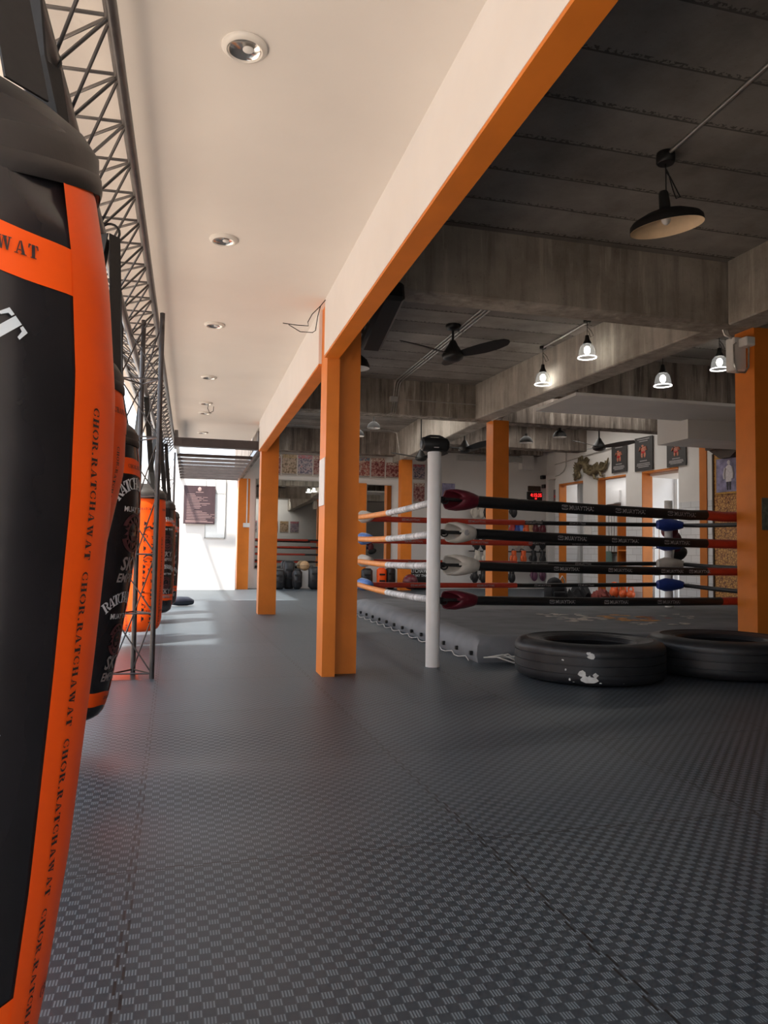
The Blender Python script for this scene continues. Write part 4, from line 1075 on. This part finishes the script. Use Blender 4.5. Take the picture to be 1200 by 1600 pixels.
o = MB(); o.tube([(-.72, 6.5, .04), (-.64, 6.62, .06), (-.60, 6.74, .05)], [.03, .05, .035], 12, flat=.6)
tag(recenter(o.build('floor_pad', 'cloth_red', None, 60)), 'small reddish pad on the floor behind the steel lattice post', 'pad')

# ------------------------------------------------------------------ rear wall
def poster(px0, py0, px1, py1, k, label, Y=17.17, group=None):
    a = at(px0, py0, Y); b = at(px1, py1, Y); x0, x1 = sorted((a.x, b.x)); z1, z0 = max(a.z, b.z), min(a.z, b.z)
    o = MB().box(x0, x1, Y-.006, Y+.004, z0, z1).build('fight_poster', 'poster_%d' % k, None, 0)
    return tag(recenter(o), label, 'poster', group)
G = 'fight posters over the mirrors'
poster(415, 709, 439, 743, 0, 'leftmost fight poster on the rear wall, cut by the second pillar', group=G)
poster(440, 709, 464, 743.5, 1, 'brown and gold fight poster over the wide mirror', group=G)
poster(465, 710, 488.5, 744, 2, 'fight poster with a red top over the wide mirror, right of the brown one', group=G)
poster(489.5, 711, 513, 745, 0, 'fight poster partly behind the nearest pillar, on its left side', group=G)
poster(537, 713, 558, 746, 1, 'fight poster hidden behind the nearest pillar', group=G)
poster(559, 714, 578, 747, 3, 'fight poster with a blue-green figure just right of the nearest pillar', group=G)
poster(579.5, 715, 601.5, 748, 0, 'fight poster second right of the nearest pillar', group=G)
poster(602.5, 722, 624, 748, 0, 'smaller square fight poster left of the rear-wall pillar', group=G)
poster(645, 725, 664, 750, 2, 'reddish fight poster above another, left of the white ring post')
poster(645.5, 754, 663.5, 787, 0, 'dark fight poster low on the rear wall, left of the white ring post')
poster(691, 755, 710.5, 783, 3, 'blue poster on the rear wall just right of the white ring post').data.materials[0] = MATS['photo_blue']
poster(712, 767, 734, 795, 2, 'dark poster on the rear wall behind the topmost maroon pad')
for k in range(7):
    o = MB().box(1.7+.52*k, 2.15+.52*k, -3.199, -3.19, 1.75, 2.35).build('fight_poster', 'poster_%d' % (k % 4), None, 0)
    tag(recenter(o), ['fight poster seen only in the wall mirror, %s from the left in its row' % q for q in ('first', 'second', 'third', 'fourth', 'fifth', 'sixth', 'seventh')][k], 'poster', 'fight posters behind the camera')
# white wall box with a grey bar in front
p = at(822, 734, 17.1)
o = MB().box(p.x-.155, p.x+.155, 17.0, 17.199, p.z, p.z+.36).build('wall_box', 'box_white', None, 0); tag(recenter(o), 'white square box high on the rear wall beside the rear pillar', 'box')
p = at(807, 723, 16.9)
o = MB().box(p.x-1.55, p.x+.13, 16.84, 16.96, p.z, p.z+.12).build('cable_tray', 'box_grey', None, 0); 
for q in (-1.2, 0): MB().box(q-.02, q+.02, .0, .3, .11, .13).build('bracket', 'box_grey', o, 0)
tag(recenter(o), 'grey cable tray running along the rear wall below the fans', 'cable tray')
# clock
p0, p1 = at(824, 781.5, 17.15), at(847, 769, 17.15)
t = thing('digital_clock', 'black digital wall clock with red glowing digits', 'clock', ((p0.x+p1.x)/2, 17.15, p0.z))
w = p1.x-p0.x; h = p1.z-p0.z
MB().rbox(-w/2, w/2, -.02, .045, 0, h, .008).build('case', 'black_plastic', t, 0)
m = MB(); text_flat(m, '4:15:35', .03, h*.42, h*.40, -.0215, bold=.015, sx=.86); text_flat(m, '88', .02, h*.12, h*.18, -.0215, bold=.015); m.build('digits', 'led_red', t, 0)
p0, p1 = at(826, 767, 17.15), at(844, 760, 17.15)
o = MB().box(p0.x, p1.x, 17.12, 17.199, p0.z, p1.z).build('display_panel', 'wood_dark', None, 0); tag(recenter(o), 'dark brown display strip above the red digital clock', 'panel')
for (x, y, lb) in ((848, 746, 'small black box on the rear wall above the clock, right side'), (850, 760, 'small black box on the rear wall level with the brown strip')):
    p = at(x, y, 17.15); o = MB().rbox(p.x-.05, p.x+.05, 17.06, 17.199, p.z-.045, p.z+.045, .01).build('camera_box', 'black_plastic', None, 0); tag(recenter(o), lb, 'box')
# glove rails
def glove(p, m_, label, rz=0., hang=True, s=1.0, group='boxing gloves on the rear wall rails'):
    t = thing('boxing_glove', label, 'boxing glove', p, rz, group)
    m = MB(); m.ball((0, 0, .10), .066, .056, .105, 14, 10); m.build('mitt', m_, t, 60)
    m = MB(); m.tube([(-.055, -.02, .16), (-.075, -.035, .11), (-.062, -.04, .06)], [.024, .03, .02], 10); m.build('thumb', m_, t, 60)
    m = MB(); m.lathe([(.048, .17), (.046, .19), (.05, .26), (.044, .262), (.04, .2)], 14); c_ = m.build('cuff', m_, t, 60)
    m = MB(); m.tube([(0, -.02, .22), (0, .0, .285), (0, .085, .29), (0, .10, .26), (0, .05, .235)], .008, 6); m.build('lace', 'strap_black', c_, 60)
    t.scale = (s, s, s); return t
RZS = [(788, 'top'), (816, 'second'), (838, 'third'), (862, 'fourth'), (890, 'bottom')]
for i, (py, nm) in enumerate(RZS):
    p = at(760, py, 17.0); x0 = at(734, py, 17.0).x; x1 = at(856, py, 17.0).x
    t = thing('glove_rail', '%s black rail for hanging gloves on the rear wall' % nm, 'rail', ((x0+x1)/2, 17.0, p.z), 0, 'glove rails')
    m = MB(); m.cyl((x0-(x0+x1)/2, 0, .01), (x1-(x0+x1)/2, 0, .01), .014, 8); m.build('bar', 'black_plastic', t, 60)
    for x in (x0+.05, (x0+x1)/2, x1-.03):
        m = MB(); m.cyl((x-(x0+x1)/2, 0, .01), (x-(x0+x1)/2, .19, .01), .01, 8); m.build('bracket', 'black_plastic', t, 60)
GL = [(742, 789, 'pad_white', 'white glove hanging on the top rail, left one of the pair by the pillar'), (752, 789, 'pad_white', 'white glove hanging on the top rail, right one of the pair by the pillar'), (761, 789, 'pad_black', 'black glove on the top rail half behind the rear pillar'), (803, 788, 'pad_black', 'black glove hanging alone on the top rail right of the rear pillar'),
      (801, 817, 'pad_red', 'red glove on the second rail beside the rear pillar'), (808, 818, 'pad_blue', 'dark blue glove on the second rail'), (814, 819, 'pad_sky', 'light blue glove on the second rail'), (822, 818, 'kettlebell_orange', 'orange glove on the second rail left of the maroon pair'), (829, 818, 'pad_tan', 'tan glove on the second rail left of the maroon pair'), (837, 816, 'pad_maroon', 'left maroon glove on the second rail'), (848, 816, 'pad_maroon', 'right maroon glove on the second rail'),
      (745, 838, 'pad_black', 'left black glove on the third rail left of the pillar'), (757, 838, 'pad_black', 'right black glove on the third rail left of the pillar'), (805, 836, 'pad_white', 'left white glove on the third rail right of the pillar'), (816, 836, 'pad_white', 'right white glove on the third rail right of the pillar'), (832, 838, 'pad_black', 'left black glove on the third rail under the maroon pair'), (848, 838, 'pad_black', 'right black glove on the third rail under the maroon pair'),
      (746, 861, 'pad_white', 'left white glove on the fourth rail left of the pillar'), (759, 861, 'pad_white', 'right white glove on the fourth rail left of the pillar'), (803, 861, 'kettlebell_orange', 'left orange glove on the fourth rail'), (818, 861, 'kettlebell_orange', 'right orange glove on the fourth rail'), (834, 861, 'pad_black', 'left black glove on the fourth rail right of the orange pair'), (848, 862, 'pad_black', 'right black glove on the fourth rail right of the orange pair'),
      (742, 890, 'pad_black', 'left black glove on the bottom rail left of the pillar'), (755, 890, 'pad_black', 'right black glove on the bottom rail left of the pillar'), (800, 890, 'pad_black', 'black glove on the bottom rail right of the pillar'), (835, 887, 'pad_purple', 'left plum glove on the bottom rail'), (848, 887, 'pad_purple', 'right plum glove on the bottom rail')]
for (x, y, m_, lb) in GL:
    p = at(x, y, 16.91); glove((p.x, 16.91, p.z-.325), m_, lb, random.uniform(-.3, .3), s=1.28)
# things stood along the foot of the rear wall
def shield(px, py0, py1, w, d, m_, label, Y=16.8, z0=0., rz=0., cat='kick shield', name='kick_shield'):
    p = at(px, py0, Y); h = at(px, py1, Y).z
    t = thing(name, label, cat, (p.x, Y, z0), rz, None)
    m = MB(); m.rbox(-w/2, w/2, -d/2, d/2, 0, max(.15, h-z0), min(w, d)*.32); m.build('body', m_, t, 60)
    m = MB(); m.box(-w*.3, w*.3, -d/2-.012, -d/2+.01, (h-z0)*.35, (h-z0)*.35+.04); m.box(-w*.3, w*.3, -d/2-.012, -d/2+.01, (h-z0)*.65, (h-z0)*.65+.04); m.build('strap', 'strap_black', t, 0)
    return t
shield(436, 917, 890, .24, .16, 'pad_black', 'black kick shield standing leftmost at the foot of the wide mirror', 16.75)
shield(451, 914, 876, .26, .16, 'pad_black', 'tall black kick shield behind the leftmost one', 16.95)
shield(464, 914, 889, .22, .2, 'pad_black', 'black kick shield third along the foot of the mirror', 16.8)
shield(492, 917, 885, .3, .2, 'pad_black', 'black kick shield beside the nearest pillar, with pale piping', 16.7)
shield(573, 915, 888, .26, .16, 'pad_black', 'black kick shield low between the pillar and the orange pad', 16.9)
shield(596, 908, 887, .22, .16, 'bag_orange', 'bright orange pad standing below the narrow mirror', 16.85)
shield(610, 908, 886, .22, .18, 'pad_black', 'black pad next to the bright orange pad', 16.9)
shield(656, 907, 882, .46, .2, 'pad_black', 'black pad with a white logo beside the white ring post', 16.85)
p = at(656, 895, 16.73); o = MB(); text_flat(o, 'RATCHAWAT', p.x, p.z, .09, 16.735, bold=.03, sx=.75); text_flat(o, 'MUAY THAI', p.x, p.z-.09, .055, 16.735, bold=.03)
logo = o.build('logo', 'ink_white', None, 0)
par = [x for x in bpy.data.objects if x.get('label') == 'black pad with a white logo beside the white ring post'][0]
for v in logo.data.vertices: v.co -= par.location
logo.parent = par
def ball(px, py, Y, r, m_, label):
    p = at(px, py, Y); t = thing('medicine_ball', label, 'ball', (p.x, Y, max(0, p.z-r)))
    m = MB(); m.ball((0, 0, r), r, r, r, 24, 16); m.build('ball', m_, t, 60)
    m = MB(); m.tube([((r+.001)*math.cos(a), (r+.001)*math.sin(a), r) for a in [2*PI*i/32 for i in range(33)]], .004, 5); m.build('seam', 'black_plastic', t, 60)
ball(476, 884, 16.9, .11, 'pad_tan', 'tan ball resting among the black shields at the foot of the mirror')
ball(641, 909, 16.1, .17, 'pad_maroon', 'large maroon ball on the floor left of the white ring post')
# electric cabinet on the right wall near the corner
def onright(name, t0, t1, z0, z1, n0, n1, m_, label, cat, group=None, rb=0.):
    o = thing(name, label, cat, rw((t0+t1)/2, 0, z0), RZ, group)
    m = MB(); (m.rbox(-(t1-t0)/2, (t1-t0)/2, n0, n1, 0, z1-z0, rb) if rb else m.box(-(t1-t0)/2, (t1-t0)/2, n0, n1, 0, z1-z0)); m.build('panel', m_, o, 0)
    return o
o = onright('fuse_cabinet', .58, .95, 2.06, 2.44, .20, .355, 'panel_grey', 'grey electrical cabinet on the right wall next to the corner', 'cabinet', rb=.01)
MB().box(-.14, -.08, .192, .20, .18, .24).build('warning_label', 'pad_red', o, 0); MB().box(.02, .03, .195, .20, .02, .36).build('door_gap', 'black_plastic', o, 0)

# dragon carving
o = thing('dragon_carving', 'bronze dragon relief carving on the right wall above the doorways', 'wall carving', rw(2.5, 0, 2.62), RZ)
m = MB()
path = [(-.52, .02), (-.57, .12), (-.50, .26), (-.34, .30), (-.22, .22), (-.18, .08), (-.04, .02), (.10, .05), (.22, .10), (.36, .06), (.46, .10), (.52, .22), (.56, .31)]
m.tube([(x, -.06, z) for x, z in path], [.05, .085, .10, .10, .085, .075, .08, .085, .08, .05, .04, .03, .012], 12, flat=.7); m.build('body', 'bronze', o, 60)
m = MB(); m.ball((-.50, -.075, .02), .10, .05, .085); m.tube([(-.56, -.08, -.01), (-.62, -.08, -.06), (-.66, -.07, -.05)], [.05, .035, .015], 8); m.build('head', 'bronze', o, 60)
m = MB()
for i in range(len(path)-2):
    (x0, z0), (x1, z1) = path[i], path[i+1]; dx, dz = x1-x0, z1-z0; L = math.hypot(dx, dz); nx_, nz_ = -dz/L, dx/L
    for f in (.0, .35, .7):
        cx_, cz_ = x0+dx*f, z0+dz*f; q = (.17 if i < 9 else .07)
        m.prism([(cx_-dx/L*.03, cz_-dz/L*.03), (cx_+dx/L*.03, cz_+dz/L*.03), (cx_+nx_*q+dx/L*.05, cz_+nz_*q+dz/L*.05)], -.085, -.03)
m.build('mane', 'bronze', o, 0)
m = MB()
for (x, z) in ((-.30, .13), (.06, -.04), (.28, .0)):
    m.tube([(x, -.07, z+.05), (x+.06, -.09, z-.05), (x+.13, -.08, z-.07)], [.04, .03, .015], 8)
    for q in (-.03, 0, .03): m.cyl((x+.13, -.08, z-.07+q*.5), (x+.19, -.08, z-.08+q), .009, 6)
m.build('legs', 'bronze', o, 60)

# fighter banners
def banner(t0, t1, z0, z1, label, tilt=0.):
    o = thing('fighter_banner', label, 'banner', rw((t0+t1)/2, -.02, z0), RZ, 'grey fighter banners on the right wall'); w = t1-t0; h = z1-z0
    MB().box(-w/2, w/2, -.02, .0, 0, h).build('cloth', 'banner_grey', o, 0)
    m = MB()
    for z, q in ((.93, .34), (.87, .24), (.28, .2), (.2, .36), (.15, .38), (.1, .3)): m.box(-w*q, w*q, -.0225, -.02, h*z, h*z+.016)
    m.build('text_lines', 'ink_grey', o, 0)
    m = MB()
    m.ball((-.02, -.024, h*.74), w*.07, .006, h*.035); m.ball((.0, -.024, h*.62), w*.13, .006, h*.09); m.ball((-.07*w, -.024, h*.47), w*.055, .006, h*.09); m.ball((.09*w, -.024, h*.47), w*.055, .006, h*.09)
    m.tube([(-.12*w, -.024, h*.66), (-.2*w, -.025, h*.6), (-.14*w, -.026, h*.7)], w*.04, 8); m.tube([(.12*w, -.024, h*.66), (.2*w, -.025, h*.6), (.12*w, -.026, h*.71)], w*.04, 8)
    m.build('fighter_figure', 'flesh_red', o, 60)
    m = MB(); m.ball((0, -.026, h*.55), w*.12, .006, h*.045); m.build('shorts_print', 'pad_red', o, 60)
banner(3.14, 3.62, 2.585, 3.18, 'grey fighter banner over the second doorway, beside the dragon carving')
banner(3.88, 4.40, 2.55, 3.22, 'grey fighter banner in the middle, over the dark orange jamb')
banner(4.80, 5.30, 2.54, 3.05, 'grey fighter banner on the right, partly under the white drop box')
# papers and shelves in the side room
onright('door_grille', 1.62, 2.05, .9, 2.05, .98, 1.05, 'wood_dark', 'dark window grille seen through the left doorway', 'grille')
m = MB()
o = [x for x in bpy.data.objects if x.name == 'door_grille'][0]
for i in range(4): m.box(-.18+.1*i, -.12+.1*i, .95, .985, .04, 1.1)
m.build('slots', 'paper', o, 0)
onright('paper_sheet', 1.75, 2.0, 2.08, 2.36, 1.04, 1.095, 'paper', 'white paper sheet on the wall seen through the left doorway', 'paper')
onright('notice_sheet', 2.12, 2.40, 1.30, 1.55, -.012, -.002, 'paper', 'white sheet on the tiled wall between the doorways', 'paper')
onright('bin_panel', 1.45, 1.80, .55, .95, .80, 1.0, 'teal', 'pale teal box seen low through the left doorway', 'box')
o = onright('storage_shelf', 2.75, 3.60, .0, .72, .45, 1.05, 'orange_dark', 'orange cabinet inside the second doorway', 'cabinet')
MB().box(-.40, .42, .40, 1.05, 1.25, 1.28).box(-.40, .42, .40, 1.05, .95, .98).box(-.42, -.39, .40, 1.05, .72, 1.75).build('shelf', 'orange_dark', o, 0)
for i, (x, z, m_, r, lb) in enumerate(((3.15, 1.28, 'pad_black', .10, 'black helmet on the top shelf inside the second doorway'), (3.40, 1.28, 'pad_white', .11, 'white helmet on the top shelf inside the second doorway'), (3.18, .98, 'pad_tan', .12, 'tan head guard on the middle shelf inside the second doorway'), (3.42, .98, 'cloth_black', .11, 'dark head guard on the middle shelf inside the second doorway'), (3.15, .72, 'pad_white', .10, 'pale head guard low inside the second doorway'), (3.40, .72, 'pad_black', .10, 'black head guard low inside the second doorway'))):
    t = thing('head_guard', lb, 'head guard', rw(x, .62, z), RZ, 'head guards on the shelves')
    m = MB(); m.ball((0, 0, r), r, r*.95, r, 18, 12); m.build('shell', m_, t, 60)
    m = MB(); m.tube([(-r*.9, -.02, r*.9), (-r*.6, -r*.75, r*.7), (0, -r*1.02, r*.62), (r*.6, -r*.75, r*.7), (r*.9, -.02, r*.9)], r*.16, 8); m.build('brow_band', m_, t, 60)
# wall conduit near the dragon
o = pipe('conduit_pipe', [rw(1.02, -.03, 2.72), rw(1.18, -.03, 2.74), rw(1.35, -.03, 2.80), rw(1.45, -.03, 2.92), rw(1.46, -.03, 3.3)], .012, 'thin bent conduit on the right wall left of the dragon carving', 'conduit')
o = pipe('conduit_pipe', [rw(1.0, -.03, 3.0), rw(3.2, -.03, 3.13)], .010, 'straight conduit on the right wall above the dragon carving', 'conduit')
# gold panel with a framed portrait
o = onright('gold_panel', 5.98, 7.6, 0, 2.66, -.05, -.001, 'gold_pattern', 'ornate gold patterned wall panel beside the right orange pillar', 'panel')
MB().box(-.83, -.80, -.07, -.0, 0, 2.66).build('edge_strip', 'wood_dark', o, 0)
o = thing('framed_portrait', 'framed portrait of a standing person in a white uniform on the gold panel', 'picture', rw(6.36, -.055, 1.94), RZ)
MB().box(-.31, .31, -.03, 0, 0, .64).build('frame', 'frame_gold', o, 0)
MB().box(-.28, .28, -.034, -.03, .03, .61).build('picture', 'photo_blue', o, 0)
m = MB(); m.ball((0, -.036, .53), .035, .004, .042); m.ball((0, -.036, .38), .085, .004, .11); m.tube([(-.07, -.036, .44), (-.10, -.037, .33), (-.085, -.037, .25)], .022, 8); m.tube([(.07, -.036, .44), (.10, -.037, .33), (.085, -.037, .25)], .022, 8); m.prism([(-.07, .32), (.07, .32), (.06, .20), (-.06, .20)], -.04, -.034); m.build('figure', 'photo_white', o, 60)
m = MB(); m.prism([(-.05, .2), (-.01, .2), (-.015, .06), (-.04, .06)], -.04, -.034); m.prism([(.05, .2), (.01, .2), (.015, .06), (.04, .06)], -.04, -.034); m.build('boots', 'photo_dark', o, 0)
o = thing('spirit_shelf', 'dark carved wooden altar shelf high above the framed portrait', 'shelf', rw(6.4, -.02, 2.7), RZ)
m = MB(); m.box(-.35, .35, -.28, 0, 0, .05); m.prism([(-.35, 0), (.35, 0), (.12, -.16), (-.12, -.16)], -.2, 0); m.build('ledge', 'wood_dark', o, 0)
m = MB(); m.rbox(-.22, .22, -.22, -.02, .05, .24, .03); m.prism([(-.3, .22), (.3, .22), (0, .42)], -.25, -.01); m.build('shrine', 'wood_dark', o, 0)
onright('wall_socket', 5.22, 5.32, .28, .36, -.015, -.001, 'black_plastic', 'small black socket low on the white tiles right of the bright doorway', 'socket')
o = onright('wall_socket', .0, .01, 3.3, 3.31, -.01, -.001, 'box_white', 'x', 'x'); 
for c in list(o.children): bpy.data.objects.remove(c)
bpy.data.objects.remove(o)
# rolled mat and gear by the bright doorway
p = rw(4.86, -.35, 0)
t = thing('chrome_stand', 'slim chrome tube stand before the bright doorway behind the far right post', 'stand', p)
for dx, dy in ((-.07, 0), (.07, 0), (0, .07)):
    m = MB(); m.cyl((dx, dy, 0), (dx*.9, dy*.9, 1.55), .012, 8); m.build('leg', 'chrome', t, 60)
for z in (.5, 1.0, 1.45):
    m = MB(); m.tube([(.072*math.cos(a), .072*math.sin(a), z) for a in [2*PI*i/16 for i in range(17)]], .008, 6); m.build('hoop', 'chrome', t, 60)
MB().lathe([(0, 0), (.2, 0), (.2, .02), (0, .03)], 20).build('foot', 'steel_dark', t, 50)
# kick pads hanging off the far right post
t = thing('boxing_glove', 'dark maroon glove with pale laces hanging behind the far right ring post', 'boxing glove', (6.12, 8.58, .95))
m = MB(); m.ball((-.03, 0, .23), .12, .08, .10); m.ball((.05, .02, .08), .11, .09, .16); m.build('mitt', 'pad_maroon', t, 60)
m = MB(); m.tube([(-.03, -.02, .2), (.0, -.05, .02), (-.02, -.04, -.15)], .012, 8); m.build('lace', 'pad_white', t, 60)
m = MB(); m.tube([(-.02, .0, .30), (-.06, -.06, .36), (-.13, -.13, .31), (-.14, -.12, .22)], .012, 8); m.build('hanging_loop', 'strap_black', t, 60)
t = thing('boxing_glove', 'large black glove hanging lowest behind the far right ring post', 'boxing glove', (6.22, 8.62, .78))
m = MB(); m.ball((.03, 0, .10), .16, .09, .10, m=rotm('Y', -18)); m.build('mitt', 'pad_black', t, 60)
m = MB(); m.tube([(-.02, 0, .18), (-.05, -.02, .32), (-.08, -.03, .45)], .018, 8); m.build('cuff_strap', 'pad_black', t, 60)

# kettlebells by the right wall
def kettle(tp, n, r, label):
    t = thing('kettlebell', label, 'kettlebell', rw(tp, n, 0), RZ, 'kettlebells by the right wall')
    m = MB(); m.ball((0, 0, r*.95), r, r, r, 20, 14); m.lathe([(0, 0), (r*.6, 0), (r*.7, r*.2)], 20); m.build('bell', 'kettlebell_orange', t, 60)
    m = MB(); m.tube([(-r*.75, 0, r*1.6), (-r*.85, 0, r*2.2), (-r*.6, 0, r*2.75), (0, 0, r*2.85), (r*.6, 0, r*2.75), (r*.85, 0, r*2.2), (r*.75, 0, r*1.6)], r*.22, 10); m.build('handle', 'kettlebell_orange', t, 60)
kettle(3.50, -.25, .105, 'tallest orange kettlebell on the floor by the tiled wall, left one')
kettle(3.74, -.22, .085, 'smaller orange kettlebell in the middle of three by the tiled wall')
kettle(3.92, -.18, .085, 'small orange kettlebell closest to the dark orange jamb')

# backpack and clothes dumped on the floor behind the ring
p = at(868, 921, 12.0)
t = thing('gym_bag', 'black gym bag slumped on the floor beyond the far ropes', 'bag', (p.x, 12.0, 0))
m = MB(); m.rbox(-.20, .20, -.14, .14, 0, .36, .10); m.ball((-.02, 0, .34), .14, .11, .12); m.build('body', 'cloth_black', t, 60)
m = MB(); m.tube([(.05, -.05, .40), (.10, -.06, .48), (.14, -.05, .42), (.16, -.04, .36)], .014, 8); m.build('handle', 'pad_white', t, 60)
m = MB(); m.rbox(-.12, .12, -.18, -.13, .06, .22, .03); m.build('front_pocket', 'cloth_black', t, 60)
def heap(px, Y, L, w, h, m_, label, seed, name='clothing_heap'):
    p = at(px, 925, Y); rnd = random.Random(seed); m = MB(); n = 16; k = 12
    for j in range(n+1):
        u = j/n; e = max(.03, math.sin(PI*u))**.5
        for i in range(k):
            a = 2*PI*i/k
            m.v.append((-L/2+L*u, w*.5*e*math.cos(a)*(1+.25*rnd.uniform(-1, 1)), max(0, h*.45*e*(1+math.sin(a))*(1+.35*rnd.uniform(-1, 1)))))
    for j in range(n):
        for i in range(k): m.f.append((j*k+i, j*k+(i+1) % k, (j+1)*k+(i+1) % k, (j+1)*k+i))
    m.f += [tuple(range(k)), tuple(n*k+i for i in range(k))]
    o = m.build(name, m_, None, 60); o.location = (p.x, Y, 0); return tag(o, label, 'clothes')
heap(905, 12.0, .62, .4, .30, 'cloth_black', 'heap of black clothes next to the gym bag', 1)
heap(938, 11.8, .42, .35, .26, 'cloth_red', 'reddish garment at the right end of the black clothes heap', 2)
heap(955, 11.7, .2, .25, .15, 'cloth_black', 'small dark cloth at the far right of the clothes heap', 4)
